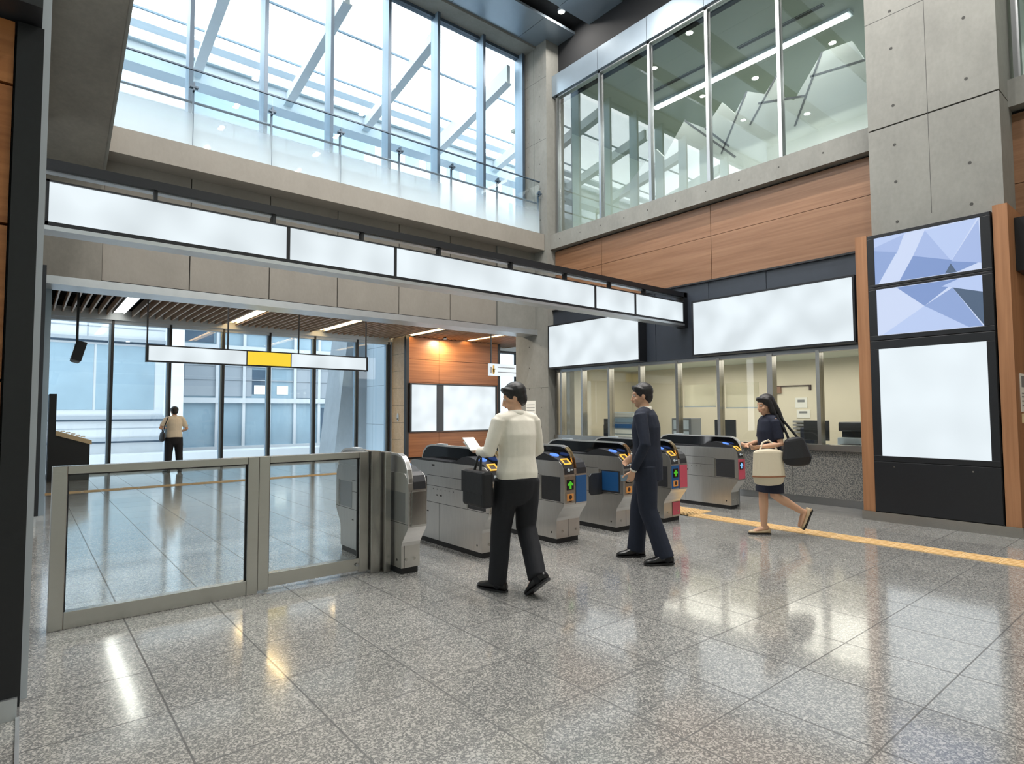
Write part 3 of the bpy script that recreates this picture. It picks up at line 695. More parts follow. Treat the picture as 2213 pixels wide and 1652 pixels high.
for z, mt in ((1.34, PAPER), (1.22, MULLF), (1.1, BLUEP), (.98, PAPER), (.87, PAPER)): bx(9.97, 10.0, 8.1, 8.7, z, z + .085).build('leaflet_row', mt, rk)
def blind(y0, y1, z0, z1, label):
    t = thing('roller_blind', (9.72, (y0 + y1) / 2, 2.3), label, 'blind', 'half lowered blinds behind the office glazing')
    bx(9.72, 9.726, y0, y1, z0, z1).build('cloth', BEIGEB, t); bx(9.715, 9.732, y0, y1, z0 - .02, z0).build('bottom_bar', WHITEM, t)
BEIGEB = mat('cream_blind_cloth', hexc(244, 240, 226), .8)
_nt = BEIGEB.node_tree; _t = _nt.nodes.new('ShaderNodeBsdfTranslucent'); _t.inputs[0].default_value = hexc(244, 240, 226); _m = _nt.nodes.new('ShaderNodeMixShader'); _m.inputs[0].default_value = .55
_nt.links.new(_nt.nodes['Principled BSDF'].outputs[0], _m.inputs[1]); _nt.links.new(_t.outputs[0], _m.inputs[2]); _nt.links.new(_m.outputs[0], _nt.nodes['Material Output'].inputs[0])
blind(6.0, 6.66, 1.55, 1.95, 'cream notice sheet hung behind the pane left of the two middle mullions')
blind(5.18, 5.8, 1.52, 1.95, 'cream notice sheet hung behind the pane over the woman')
def notice(y, z, w, h, label):
    t = thing('wall_notice', (12.99, y, z), label, 'notice', 'notices on the office wall')
    bx(12.985, 13.0, y - w / 2, y + w / 2, z, z + h).build('sheet', PAPER, t)
    bx(12.982, 12.985, y - w * .3, y + w * .3, z + h * .55, z + h * .8).build('print', PAPERG, t)
notice(5.97, 1.52, .25, .22, 'white notice with grey picture on the cream office wall')
notice(5.93, 1.3, .28, .18, 'white notice just below the grey picture notice in the office')
wf = thing('wall_file_rack', (12.95, 5.93, 1.0), 'grey stacked file rack on the office wall under the notices', 'rack')
for k in range(4): bx(12.85, 13.0, 5.78, 6.1, .98 + k * .075, 1.02 + k * .075).build('tray', PAPERG, wf)
sh = thing('wall_rail', (12.97, 6.2, 2.0), 'thin brown rail with a small brown box high on the office wall', 'rail')
bx(12.96, 13.0, 5.75, 6.6, 1.99, 2.01).build('bar', DARKP, sh); bx(12.95, 13.0, 6.4, 6.62, 1.84, 1.99).build('box', mat('brown_box', hexc(150, 116, 96), .6), sh); bx(12.96, 13, 5.75, 5.79, 1.9, 2.0).build('bracket', DARKP, sh)
def chair(x, y, a, label):
    t = thing('office_chair', (0, 0, 0), label, 'chair', 'dark chairs in the ticket office')
    m = MB()
    for k in range(5): m.tube([(0, 0, .09), (.28 * cos(k * 1.2566), .28 * sin(k * 1.2566), .06)], .02, 8)
    m.build('base', CHAR, t); MB().cyl((0, 0, .08), (0, 0, .45), .025).build('stem', CHAR, t)
    bx(-.24, .24, -.24, .24, .44, .52).build('seat', NAVY, t, bevel=.03); bx(.2, .26, -.23, .23, .6, 1.12).build('backrest', NAVY, t, bevel=.03); bx(.2, .24, -.03, .03, .48, .62).build('back_support', CHAR, t)
    t.location = (x, y, .02); t.rotation_euler = (0, 0, a)
chair(11.3, 9.9, .5, 'dark office chair behind the panes next to the pier')
chair(11.3, 5.2, -.3, 'dark office chair behind the panes near the totem')
ol = thing('office_ceiling_light', (11.4, 6.5, 2.5), 'white lamp panel on the ticket office ceiling', 'ceiling light')
bx(10.2, 10.35, 3.4, 10.0, 2.49, 2.55).build('housing', WHITEM, ol); bx(10.21, 10.34, 3.5, 9.9, 2.48, 2.49).build('diffuser', LAMPC, ol)
pn = thing('paper_notice', (9.35, 10.9, 1.5), 'white sheet taped to the concrete pier behind the man in the white shirt', 'notice')
bx(9.343, 9.35, 10.5, 10.85, 1.3, 1.72).build('sheet', PAPER, pn); m = MB()
for z in (1.62, 1.55, 1.48, 1.41, 1.35): m.box(9.341, 9.343, 10.53, 10.82, z, z + .012)
m.build('print', PAPERG, pn)

# ================================================================ GALLERY ROOM (behind window_2)
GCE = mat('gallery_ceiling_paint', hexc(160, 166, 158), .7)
struct(bx(9.95, 17, -6, 12, 5.3, 5.45).build('floor_gallery', WHITE), 'floor of the gallery room', 'floor')
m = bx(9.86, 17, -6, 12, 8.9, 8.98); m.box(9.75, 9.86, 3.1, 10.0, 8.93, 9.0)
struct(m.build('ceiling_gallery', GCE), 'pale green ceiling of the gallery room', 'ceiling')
struct(bx(16.4, 16.5, -6, 12, 5.45, 8.9).build('wall_gallery_back', WHITE), 'white back wall of the gallery room', 'wall')
struct(bx(9.9, 16.4, 11.0, 11.1, 5.45, 8.9).build('wall_gallery_left', WHITE), 'white left wall of the gallery room', 'wall')
struct(bx(9.9, 16.4, -.1, 0, 5.45, 8.9).build('wall_gallery_right', WHITE), 'white right wall of the gallery room', 'wall')
gl = thing('linear_light', (11.7, 6.5, 8.8), 'long white linear lamp on the gallery ceiling behind the glass', 'ceiling light')
bx(11.6, 11.8, 4.25, 8.75, 8.84, 8.9).build('housing', WHITEM, gl); bx(11.63, 11.77, 4.3, 8.7, 8.82, 8.84).build('diffuser', emit('gallery_lamp', (1, 1, .96, 1), 8), gl)
for i, (y0, y1, lab) in enumerate(((4.5, 6.2, 'dark air slot in the gallery ceiling nearer the pillar'), (6.8, 8.3, 'dark air slot in the gallery ceiling nearer the far pier'))):
    t = thing('air_slot', (11.1, (y0 + y1) / 2, 8.9), lab, 'vent', 'slots in the gallery ceiling')
    bx(11.08, 11.18, y0, y1, 8.885, 8.9).build('frame', PAPERG, t); bx(11.1, 11.16, y0 + .02, y1 - .02, 8.88, 8.885).build('slot', SEAM, t)
m = MB()
zig = [(10.2, 5.45), (10.2, 7.2), (9.0, 8.05), (8.75, 7.75), (8.15, 8.45), (7.6, 8.05), (7.15, 8.48), (6.85, 8.1), (6.55, 8.48), (6.15, 8.25), (5.86, 8.55), (5.86, 8.1), (5.53, 7.85), (4.95, 8.6), (4.4, 8.55), (4.14, 7.95), (1, 8.3), (1, 5.45)]  # solid stand-in for skylight reflections in the glass, not a wall
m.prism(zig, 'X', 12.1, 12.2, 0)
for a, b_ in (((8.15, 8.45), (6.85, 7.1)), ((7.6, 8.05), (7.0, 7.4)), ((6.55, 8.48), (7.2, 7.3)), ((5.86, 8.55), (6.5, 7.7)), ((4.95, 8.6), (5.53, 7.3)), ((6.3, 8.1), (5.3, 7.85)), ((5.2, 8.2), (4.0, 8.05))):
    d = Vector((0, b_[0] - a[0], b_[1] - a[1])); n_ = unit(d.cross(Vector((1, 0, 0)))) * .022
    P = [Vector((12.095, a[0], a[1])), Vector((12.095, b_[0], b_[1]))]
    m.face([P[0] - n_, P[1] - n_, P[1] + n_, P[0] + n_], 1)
struct(m.build('reflection_facets', [mat('gallery_reflection_paint', hexc(236, 240, 234), .6), PAPERG]), 'white facets shaped as skylight reflections behind the gallery glass', 'wall')

# ================================================================ GLASS BARRIER
YB = 5.06
def barrier(name, x0, x1, zb, label, bar):
    t = thing(name, ((x0 + x1) / 2, YB, 0), label, 'barrier', 'glass barriers beside the gates')
    bx(x0, x0 + .085, YB, YB + .075, 0 if zb < .03 else .02, 1.095).build('post', STEEL, t, bevel=.004)
    bx(x1 - .085, x1, YB, YB + .075, 0 if zb < .03 else .02, 1.095).build('post', STEEL, t, bevel=.004)
    bx(x0 + .085, x1 - .085, YB + .005, YB + .07, 1.04, 1.095).build('top_rail', STEEL, t, bevel=.004)
    bx(x0 + .085, x1 - .085, YB + .005, YB + .07, zb, bar).build('bottom_rail', STEEL, t, bevel=.004)
    m = bx(x0 + .085, x0 + .095, YB + .03, YB + .05, bar, 1.04); m.box(x1 - .095, x1 - .085, YB + .03, YB + .05, bar, 1.04); m.box(x0 + .09, x1 - .09, YB + .03, YB + .05, 1.03, 1.04)
    m.build('gasket', RUBBER, t)
    bx(x0 + .09, x1 - .09, YB + .034, YB + .046, bar - .01, 1.04).build('pane', GLF, t)
    return t
barrier('glass_barrier', .165, 1.50, .0, 'wide glass barrier with steel frame at left of the gates', .115)
t = barrier('glass_barrier', 1.50, 2.46, .035, 'narrower glass barrier leaf between the wide one and the first gate', .145)
MB().cyl((2.35, YB - .0, .09), (2.35, YB - .012, .09), .014).build('lock', STEELD, t)
m = bx(2.47, 2.56, YB - .04, YB + .12, 0, 1.1); m.box(2.575, 2.635, YB - .1, YB + .02, 0, 1.09)
tag(m.build('barrier_post', STEEL, bevel=.004), 'double steel upright between the glass barrier and the first gate', 'post')

# ================================================================ TICKET GATES
YG = 4.68; GLEN = 1.56
def prof(ends=True, top=.905, nose=True):
    """side outline of a gate body: narrow foot, S-curved ends"""
    P = []
    fr = [(.12, .055), (.12, .25), (.108, .285), (.07, .34), (.025, .395), (.004, .43), (0, .46), (0, .76)]
    if nose: fr += [(.006, .82), (.03, .87), (.075, top)]
    else: fr += [(0, top)]
    P += fr
    P += [(GLEN - y, z) for y, z in reversed(fr)]
    return P
HOODP = [(0, .755), (.012, .86), (.035, .94), (.075, 1.01), (.13, 1.055), (.20, 1.075), (1.32, 1.08), (1.42, 1.06), (1.5, 1.0), (1.53, .93), (1.53, .755)]
def flap(m, x0, x1, y, z0=.435, z1=.70):
    c = .035; P = [(x0, z0 + (c if x0 < x1 else 0)), (x0, z1)]
    P = [(x0, z0), (x1 - c, z0), (x1, z0 + c), (x1, z1 - c), (x1 - c, z1), (x0, z1)] if x1 > x0 else [(x0, z0), (x0, z1), (x1 + c, z1), (x1, z1 - c), (x1, z0 + c), (x1 + c, z0)]
    return m.prism(P, 'Y', y, y + .022)
def up_arrow(m, cx_, cz, s, y, mi=0):
    pts = [(-.18, -.5), (.18, -.5), (.18, -.02), (.42, -.12), (.5, .08), (.0, .5), (-.5, .08), (-.42, -.12), (-.18, -.02)]
    m.face([(cx_ + a * s, y, cz + b_ * s) for a, b_ in pts], mi)
def gate(x0, w, label, left=None, right=None, arrow=None, ic=True, hood_x=None, flaps=(), side='full', low=None, blueslot=False):
    g = thing('ticket_gate', (0, 0, 0), label, 'ticket gate', 'row of steel ticket gates')
    hx = w * .5 if hood_x is None else hood_x
    plain = hx < .05
    m = MB(); m.prism([(.135, 0), (.135, .055), (GLEN - .135, .055), (GLEN - .135, 0)], 'X', .012, w - .012)
    m.build('skirting', RUBBER, g)
    m = MB(); m.prism(prof(), 'X', 0, w, 0)
    # seams on both flanks
    for xs_ in (-.0012, w - .0008):
        x1_ = xs_ + .002
        m.box(xs_, x1_, .40, 1.16, .749, .754, 1); m.box(xs_, x1_, .40, 1.16, .637, .642, 1); m.box(xs_, x1_, .0, GLEN, .455, .460, 1)
        m.box(xs_, x1_, .90, .904, .06, .456, 1); m.box(xs_, x1_, 1.0, 1.06, .855, .875, 1); m.box(xs_, x1_, 1.12, 1.16, .345, .358, 1)
        for k in range(6): m.box(xs_, x1_, .62 + k * .08, .63 + k * .08, .60, .612, 1)
        m.box(xs_, x1_, .85, .89, .535, .55, 1); m.box(xs_, x1_, .93, .96, .535, .55, 1)
        m.cyl((xs_, .2, .12), (xs_ + .002, .2, .12), .012, 10, 1)
    m.box(hx - .003, hx + .003, -.001, .02, .44, .76, 1); m.box(hx - .003, hx + .003, .119, .14, .06, .26, 1)
    body = m.build('body', [STEELH, SEAM], g, bevel=.006)
    # flap housings on both flanks at both ends
    for xf, sg in ((0, -1), (w, 1)):
        for yy in (.055, GLEN - .40):
            hp = MB(); x_a, x_b = (xf - .002, xf + .004) if sg < 0 else (xf - .004, xf + .002)
            hp.box(x_a, x_b, yy, yy + .30, .47, .735, 0)
            if blueslot and sg < 0 and yy < .5: hp.box(x_a - .001, x_a, yy + .02, yy + .28, .49, .72, 1)
            h = hp.build('side_panel' if plain and sg < 0 else 'flap_housing', [STEELD if plain and sg < 0 else CHAR, BLUEP], g, bevel=.0)
            MB().box(x_a - .003, x_b + .003, yy + .305, yy + .335, .465, .74).build('hinge_strip', STEEL, h)
    m = MB()
    for xa, xb, y in flaps: flap(m, xa, xb, y)
    if flaps: m.build('flap', CHAR, g, bevel=.004)
    # dark nose and top trays either side of the hood
    for side_i, (xa, xb) in enumerate(((.012, hx - .022), (hx + .022, w - .012))):
        if xb - xa < .05: continue
        tp = MB()
        tp.prism([(-.003, .765), (.003, .83), (.03, .885), (.08, .915), (.2, .955), (.32, .985), (.42, .99), (.5, .975), (.58, .94), (.7, .92), (1.3, .93), (1.48, .91), (1.48, .89), (.1, .89), (.06, .88), (.03, .86), (.012, .82), (.012, .765)], 'X', xa, xb)
        n_ = tp.build('nose', [CHAR], g)
        mid = (xa + xb) / 2; hw = min(.055, (xb - xa) * .36)
        dm = MB(); Mx = Matrix.Translation((mid, .235, .968)) @ Matrix.Rotation(radians(15), 4, 'X')
        dm.cyl((0, 0, -.004), (0, 0, .004), hw, 24).xf(Mx)
        rd = dm.build('card_reader', BLUEL if side_i == 0 else BLUEP, n_)
        if side_i == 0:
            Mx = Matrix.Translation((mid, .052, .902)) @ Matrix.Rotation(radians(38), 4, 'X')
            fm = MB(); hh = .045
            fm.box(-hw, hw, -hh, -hh + .012, -.004, .006); fm.box(-hw, hw, hh - .012, hh, -.004, .006); fm.box(-hw, -hw + .012, -hh, hh, -.004, .006); fm.box(hw - .012, hw, -hh, hh, -.004, .006)
            fm.xf(Mx); fm.build('ticket_slot', ORANGEL, n_)
            wm = MB().cyl((mid - .01, -.008, .81), (mid - .01, .004, .81), .016, 14); wm.box(mid + .02, mid + .05, -.007, .004, .805, .82)
            wm.build('button', WHITEM, n_)
    # hood: dark panels with a bright rim
    HP = HOODP
    m = MB(); m.prism(HP, 'X', hx - .018, hx + .018); m.build('hood', STEELH if plain else GLOSSB, g)
    m = MB(); n = len(HP)
    inner = [(.78 + (y - .78) * .985, .755 + (z - .755) * .945) for y, z in HP]
    for i in range(n - 1):
        a, b_ = HP[i], HP[i + 1]; c_, d_ = inner[i + 1], inner[i]
        m.prism([a, b_, c_, d_], 'X', hx - .024, hx + .024, 1 if i < 4 and hood_x is None else 0)
    m.build('hood_rim', [RIMS, RIMG], g)
    bx(hx - .03, hx + .03, 1.05, 1.2, 1.078, 1.092).build('sensor', WHITEM, g)
    # front plates
    def plate(xa, xb, spec, nm):
        if spec is None: return None
        o = MB(); 
        o.box(xa, xb, -.004, .004, .45, .745); return o.build(nm, spec, g, bevel=.002)
    pa = plate(.012, hx - .006, left or STEEL, 'front_plate'); pb = plate(hx + .006, w - .008, right or STEEL, 'front_plate')
    if low:
        bx(hx + .006, w - .008, .114, .124, .08, .25).build('low_sticker', low, g)
    if arrow is not None:
        ax = (.012 + hx - .006) / 2; aw = min(.05, hx * .3)
        if hx < .05: ax = (hx + w) / 2
        d = bx(ax - aw, ax + aw, -.009, -.003, .595, .705).build('arrow_display', GLOSSB, g)
        am = MB(); up_arrow(am, ax, .65, aw * 1.75, -.0095); am.build('arrow', arrow, d)
        if ic:
            c_ = bx(ax - aw, ax + aw, -.007, -.003, .478, .553).build('card_mark', ORANGEP, g)
            mm = MB().cyl((ax, -.0075, .518), (ax, -.0095, .518), aw * .48, 16); mm.box(ax - aw * .35, ax + aw * .35, -.0085, -.007, .466, .478)
            mm.build('mark_print', DARKP, c_)
    m = MB()
    for xx in (.09 * w / .36, w - .06): m.cyl((xx, .112, .13), (xx, .122, .13), .013, 12)
    m.build('lock', STEEL, g)
    g.location = (x0, YG, 0)
    return g
RIMS = mat('rim_satin_silver', (.72, .72, .71, 1), .35, .6)
RIMG = mat('rim_gold_reflective', (.78, .56, .30, 1), .22, 1)
gate(2.655, .19, 'narrow half gate at the left end beside the glass barrier', hood_x=.03, ic=False)
gate(3.55, .36, 'second gate from the left, partly behind the man in the white shirt', arrow=GREENA)
gate(4.57, .36, 'third gate from the left with green arrow and blue right sticker', right=BLUEP, arrow=GREENA, flaps=((.36, .60, .34),))
gate(5.56, .36, 'fourth gate with an open flap and blue housing beside the man in navy', arrow=GREENA, flaps=((0, -.22, .34),), blueslot=True)
gate(6.50, .36, 'gate with blue and pink stickers on its front', left=BLUEP, right=PINKP, arrow=GREENA, low=PINKP)
gate(8.13, .20, 'rightmost gate with pink sticker and pale blue arrow by the woman', left=PINKP, right=PINKP, arrow=BLUEA, ic=False, hood_x=.165)
m = bx(8.36, 8.40, 4.86, 4.94, 0, .95); m.box(8.44, 8.48, 4.86, 4.94, 0, .95); m.box(8.36, 8.48, 4.86, 4.94, .9, .95)
tag(m.build('gate_end_post', STEELD, bevel=.004), 'slim dark steel post beside the rightmost gate', 'post')

# ================================================================ DOWNLIGHTS
def downlight(x, y, label):
    t = thing('downlight', (x, y, 10.5), label, 'ceiling light', 'downlights in the dark ceiling strips')
    MB().cyl((x, y, 10.44), (x, y, 10.5), .085, 20).build('ring', WHITEM, t); MB().cyl((x, y, 10.43), (x, y, 10.44), .065, 20).build('lens', DOWNL, t)
downlight(9.1, 9.27, 'round downlight in the dark ceiling strip over the gallery fascia')
for x in (9.1, 6.8, 4.6, 2.4):  # one over the fascia is real, the rest added to brighten the pier
    o = area('strip_downlight_and_fill', (x, 9.27, 10.40), .13, .13, 24, (1, .95, .88)); o.data.shape = 'DISK'

# ================================================================ OUTSIDE
def street_building(name, label): return thing(name, (0, 0, 0), label, 'building')
struct(bx(-40, 60, 17.7, 70, -3.2, -3.0).build('street', FACG), 'pale street level outside the far glazing', 'street')
b1 = street_building('office_building', 'white panelled building with blue window strips outside the left panes')
YB1 = 26
m = bx(-14, 4.75, YB1, 34, -3, 16); m.build('wall', FACADE, b1)
for z0, z1 in ((1.6, 3.95),):
    for x0 in (-7.5, -5.6, -3.7, -1.8, .1, 2.0): bx(x0, x0 + 1.82, YB1 - .02, YB1 + .05, z0, z1).build('window', FACB, b1)
for z in (6.9, 5.4, 1.25, .45, 4.1):
    l_ = bx(-14, 4.3, YB1 - .16, YB1, z, z + .12).build('ledge', FACG, b1); bx(-14, 4.25, YB1 - .02, YB1 - .005, z - .07, z).build('ledge_shade_strip', FACD, l_)  # dark strip below each ledge paints the shade it casts
for z in (6.2, 5.0, 4.6, .9): bx(-14, 4.15, YB1 - .015, YB1, z, z + .03).build('panel_joint', FACG, b1)
for x in (-1.2, 1.7): bx(x, x + .03, YB1 - .015, YB1, 4.2, 8).build('panel_joint', FACG, b1)
bx(4.2, 4.24, YB1 - .37, YB1 - .34, -.6, 12).build('drain_pipe', FACG, b1)
bx(4.15, 4.75, YB1 - .35, YB1, -.6, 12).build('corner_fin', WHITEM, b1)
for z in (9.0, 10.2): bx(-14, 4.0, YB1 - .05, YB1 + .05, z, z + .7).build('window', FACB, b1)
bx(-14, 13.2, YB1 - 1.2, YB1, -.9, .0).build('canopy', FACADE, b1)
for x0, x1 in ((1.2, 2.1), (2.5, 4.2)): bx(x0, x1, YB1 - .03, YB1 + .02, -3, -1.3).build('shopfront', FACD, b1)
bx(2.6, 3.4, YB1 - .05, YB1, -2.4, -1.4).build('shop_panel', WARMW, b1)
bx(5.2, 8.6, YB1 - .6, YB1 - .4, -3, -1.1).build('grey_hoarding', FACG, b1)
b2 = street_building('glass_building', 'blue glass fronted building outside the middle panes')
YB2 = 28
bx(4.8, 13.2, YB2, 36, -3, 16).build('wall', FACB, b2)
for z in (-.2, 1.9, 4.2, 5.4, 6.6, 8.0, 9.3): bx(4.8, 13.2, YB2 - .15, YB2, z, z + .22).build('white_band', FACADE, b2)
for x0 in (6.4, 7.5, 8.6, 9.75, 10.9, 12.0): bx(x0, x0 + .12, YB2 - .1, YB2, -.2, 9.3).build('mullion', FACADE, b2)
for x0, x1, z0, z1 in ((5.2, 7.9, 2.2, 4.1), (9.9, 12.9, 2.15, 3.7)): bx(x0, x1, YB2 - .03, YB2 + .02, z0, z1).build('inner_panel', FACG, b2)
for z in (2.9, 3.5, 5.0, 6.0, 7.3): bx(4.8, 13.2, YB2 - .06, YB2, z, z + .05).build('thin_band', FACG, b2)
for x0, x1, z0, z1 in ((4.9, 6.3, 4.5, 5.3), (6.6, 8.5, 2.3, 3.4), (11.1, 13.1, .2, 1.7), (8.8, 10.8, 6.9, 7.9)): bx(x0, x1, YB2 - .025, YB2 + .02, z0, z1).build('inner_shade', FACD, b2)
bx(10.2, 13.0, YB2 - .05, YB2, 3.6, 3.85).build('dark_lintel', FACD, b2)
for x0 in (8.0, 9.0): bx(x0, x0 + .5, YB2 - .04, YB2, 2.3, 2.7).build('poster', PAPER, b2)
for z in (-1.6,): bx(7.5, 13.2, YB2 - 1.1, YB2 - .95, z, z + .12).build('street_rail', FACADE, b2)
bx(4.8, 13.2, YB2 - .02, YB2 + .02, -3, -1).build('shopfront', FACD, b2)
b3 = street_building('grey_building', 'white building with small square windows outside the right panes')
YB3 = 27
bx(13.3, 22, YB3, 36, -3, 14).build('wall', FACADE, b3)
for z0, z1 in ((1.7, 3.6), (.1, 1.3), (5.0, 6.0), (7.0, 8.5)):
    fr = bx(15.3, 17.3, YB3 - .06, YB3 + .02, z0, z1).build('window', FACD if z0 > 3 else FACG, b3)
    bx(16.85, 16.9, YB3 - .08, YB3 - .05, z0, z1).build('mullion', SEAM, fr)
    bx(15.45, 16.6, YB3 - .075, YB3 - .06, z0 + .1, z0 + (z1 - z0) * .5).build('blind', WARMW, fr)
bx(13.3, 18, YB3 - 1.5, YB3, -.35, .1).build('canopy', FACADE, b3)
bx(14.3, 16.5, YB3 - .05, YB3 + .02, -3, -.9).build('entrance', SEAM, b3)
for k in range(4): bx(14.45 + k * .5, 14.8 + k * .5, YB3 - .08, YB3 - .04, -2.6, -1.2).build('paper_screen', WARMW, b3)
lc = MB().prism([(8.1, -3), (9.6, -3), (11.6, 9), (9.4, 9)], 'Y', 20.0, 21.4)
lc.prism([(9.6, -3), (10.4, -3), (13.0, 9), (11.6, 9)], 'Y', 20.6, 21.6)
tag(lc.build('leaning_column', concrete('street_concrete', hexc(126, 136, 144))), 'leaning grey concrete column just outside the right panes', 'column')
m = MB()
for k in range(9):
    m.box(9.62, 9.7, 18.0, 19.5, -3 + k * 1.35, -3 + k * 1.35 + 1.34, 0); m.box(9.62, 9.7, 19.51, 21.5, -3 + k * 1.35, -3 + k * 1.35 + 1.34, 0)
tag(m.build('clad_wall', mat('pale_blue_cladding', hexc(156, 174, 188), .4)), 'pale blue clad wall outside beside the last pane', 'wall')
b4 = street_building('distant_tower', 'distant pale block seen above the terrace at the right')
bx(18, 34, 40, 50, -3, 22).build('wall', FACADE, b4)
for z in (14.5, 16.6, 18.7, 20.6):
    for k in range(8): bx(18.5 + k * 1.9, 19.7 + k * 1.9, 39.95, 40.02, z, z + 1.2).build('window', FACB, b4)

# ================================================================ PEOPLE
LIP = mat('lips', hexc(176, 112, 100), .5); EYEW = mat('eye_white', hexc(196, 190, 184), .4); EYED = mat('dark_iris', hexc(30, 24, 22), .2)
def hand(m, w, d, nrm, side, curl=.5, k=1.0):
    """palm, four unequal bent fingers and a thumb leaving the side of the palm; side = +1 if the thumb is towards d x nrm"""
    w = Vector(w); d = unit(d); nrm = unit(Vector(nrm) - d * Vector(nrm).dot(d)); ac = d.cross(nrm) * side
    m.tube([w - d * .01, w + d * .03 * k, w + d * .085 * k], [(.026 * k, .018 * k), (.037 * k, .015 * k), (.038 * k, .012 * k)], 12, ref=ac)
    for off, ln, rr in ((.028, .066, .0082), (.010, .074, .0086), (-.009, .069, .0083), (-.027, .054, .0075)):
        p = w + d * .082 * k + ac * off * k; pts = [p - d * .015]; dr = d.copy()
        pts.append(p)
        for s_, fr in enumerate((.45, .32, .23)):
            a = curl * (.8 + .35 * s_)
            dr = unit(dr * cos(a) + nrm * sin(a)) if s_ == 0 else unit(dr * cos(a) + unit(nrm * dr.dot(d) - d * dr.dot(nrm)) * sin(a))
            p = p + dr * ln * fr * k * 1.02; pts.append(p)
        m.tube(pts, [rr * k, rr * k, rr * .97 * k, rr * .9 * k, rr * .78 * k], 10)
    b0 = w + d * .025 * k + ac * .03 * k; td = unit(d * .62 + ac * .72 + nrm * .25)
    p1 = b0 + td * .035 * k; p2 = p1 + unit(td * .6 + d * .6 + nrm * .3) * .028 * k; p3 = p2 + unit(td * .3 + d * .8 + nrm * .4) * .022 * k
    m.tube([b0 - td * .012, p1, p2, p3], [.012 * k, .0105 * k, .0095 * k, .0075 * k], 10)
def person(label, loc, hd, J, top, legs, shoes, head=(0, 0), jacket=False, woman=False, longhair=False, vox=.006, k=1.0):
    p = thing('person', (0, 0, 0), label, 'person')
    V = lambda n: Vector(J[n])
    sl, sr, el, er, wl, wr = (V(n) for n in ('sl', 'sr', 'el', 'er', 'wl', 'wr'))
    hl, hr, kl, kr, al, ar, tl, tr = (V(n) for n in ('hl', 'hr', 'kl', 'kr', 'al', 'ar', 'tl', 'tr'))
    nk = (sl + sr) / 2 + Vector((0, .0, .05)); pv = (hl + hr) / 2; hz = J['hz']
    HC = Vector((nk.x, nk.y + .035, hz)); HM = Matrix.Translation(HC) @ Matrix.Rotation(head[0], 4, 'Z') @ Matrix.Rotation(-head[1], 4, 'X')
    fem = .9 if woman else 1.0
    # body
    m = MB()
    tor = [pv + Vector((0, 0, -.02)), pv + Vector((0, 0, .05)), pv.lerp(nk, .35), pv.lerp(nk, .68), pv.lerp(nk, .92), nk]
    m.tube(tor, [(.11, .075), (.13, .095), (.125 * fem, .095), (.15 * fem, .11), (.145 * fem, .085), (.06, .055)], 18, ref=(1, 0, 0))
    m.tube([sl + Vector((.02, 0, 0)), (sl + sr) / 2 + Vector((0, 0, .02)), sr - Vector((.02, 0, 0))], [.05 * fem, .06, .05 * fem], 12)
    m.tube([nk - Vector((0, 0, .03)), nk.lerp(HC, .5), HC + Vector((0, -.02, -.05))], [.058 * fem, .05 * fem, .055 * fem], 14)
    for s_, e_, w_ in ((sl, el, wl), (sr, er, wr)):
        m.tube([s_, s_.lerp(e_, .5), e_, e_.lerp(w_, .35), w_], [.05 * fem, .045 * fem, .039 * fem, .038 * fem, .024 * fem], 12)
    for h_, k_, a_, t_ in ((hl, kl, al, tl), (hr, kr, ar, tr)):
        m.tube([h_, h_.lerp(k_, .45), k_, k_.lerp(a_, .3), k_.lerp(a_, .7), a_], [.074, .07, .053, .054, .042, .034], 14)
        fd = unit(t_ - a_)
        m.tube([a_ + Vector((0, 0, -.02)) - fd * .03, a_.lerp(t_, .5) + Vector((0, 0, -.005)), t_], [(.032, .03), (.038, .026), (.034, .016)], 12, ref=(1, 0, 0))
    hand(m, wl, J.get('dl', wl - el), J.get('nl', (1, 0, 0)), J.get('sdl', 1), J.get('cl', .45), .97 * fem ** .5)
    hand(m, wr, J.get('dr', wr - er), J.get('nr', (-1, 0, 0)), J.get('sdr', -1), J.get('cr', .45), .97 * fem ** .5)
    # head with jaw, nose, ears, brow and lips
    s0 = len(m.v)
    m.ball((0, -.01, .025), (.074, .092, .092), 18); m.ball((0, .018, -.035), (.057, .066, .078), 16); m.ball((0, .05, -.085), (.03, .028, .024), 12)
    m.tube([(0, .078, .022), (0, .094, -.012), (0, .1, -.03)], [.009, .012, .014], 10); m.ball((-.012, .086, -.032), .009, 8); m.ball((.012, .086, -.032), .009, 8)
    for q in (-1, 1):
        m.ball((q * .076, -.005, -.008), (.010, .02, .031), 10); m.tube([(q * .015, .078, .034), (q * .048, .066, .034)], .009, 8); m.ball((q * .04, .06, -.025), (.022, .02, .022), 10)
    m.tube([(-.02, .082, -.057), (0, .088, -.056), (.02, .082, -.057)], .007, 8)
    m.xf(HM, s0)
    m.build('body', SKIN, p, remesh=vox, sm=4)
    for q in (-1, 1):
        e = MB().ball((q * .031, .072, .012), (.0125, .012, .0105), 12); e.xf(HM); eo = e.build('eye', EYEW, p, smooth=True)
        e = MB().ball((q * .031, .081, .012), (.0055, .004, .0055), 10); e.xf(HM); e.build('iris', EYED, eo, smooth=True)
    e = MB().tube([(-.02, .089, -.056), (0, .095, -.055), (.02, .089, -.056)], [.004, .0055, .004], 8); e.xf(HM); e.build('mouth', LIP, p, smooth=True)
    # hair
    m = MB(); m.ball((0, -.022, .045), (.09, .1, .092), 18); m.ball((0, -.05, .0), (.076, .062, .085), 16)
    m.tube([(-.07, .0, .06), (-.05, .05, .085), (0, .066, .092), (.05, .05, .085), (.07, .0, .06)], [.024, .026, .024, .026, .024], 10)
    for q in (-1, 1): m.tube([(q * .073, .015, .05), (q * .076, .018, .0)], [.014, .007], 8)
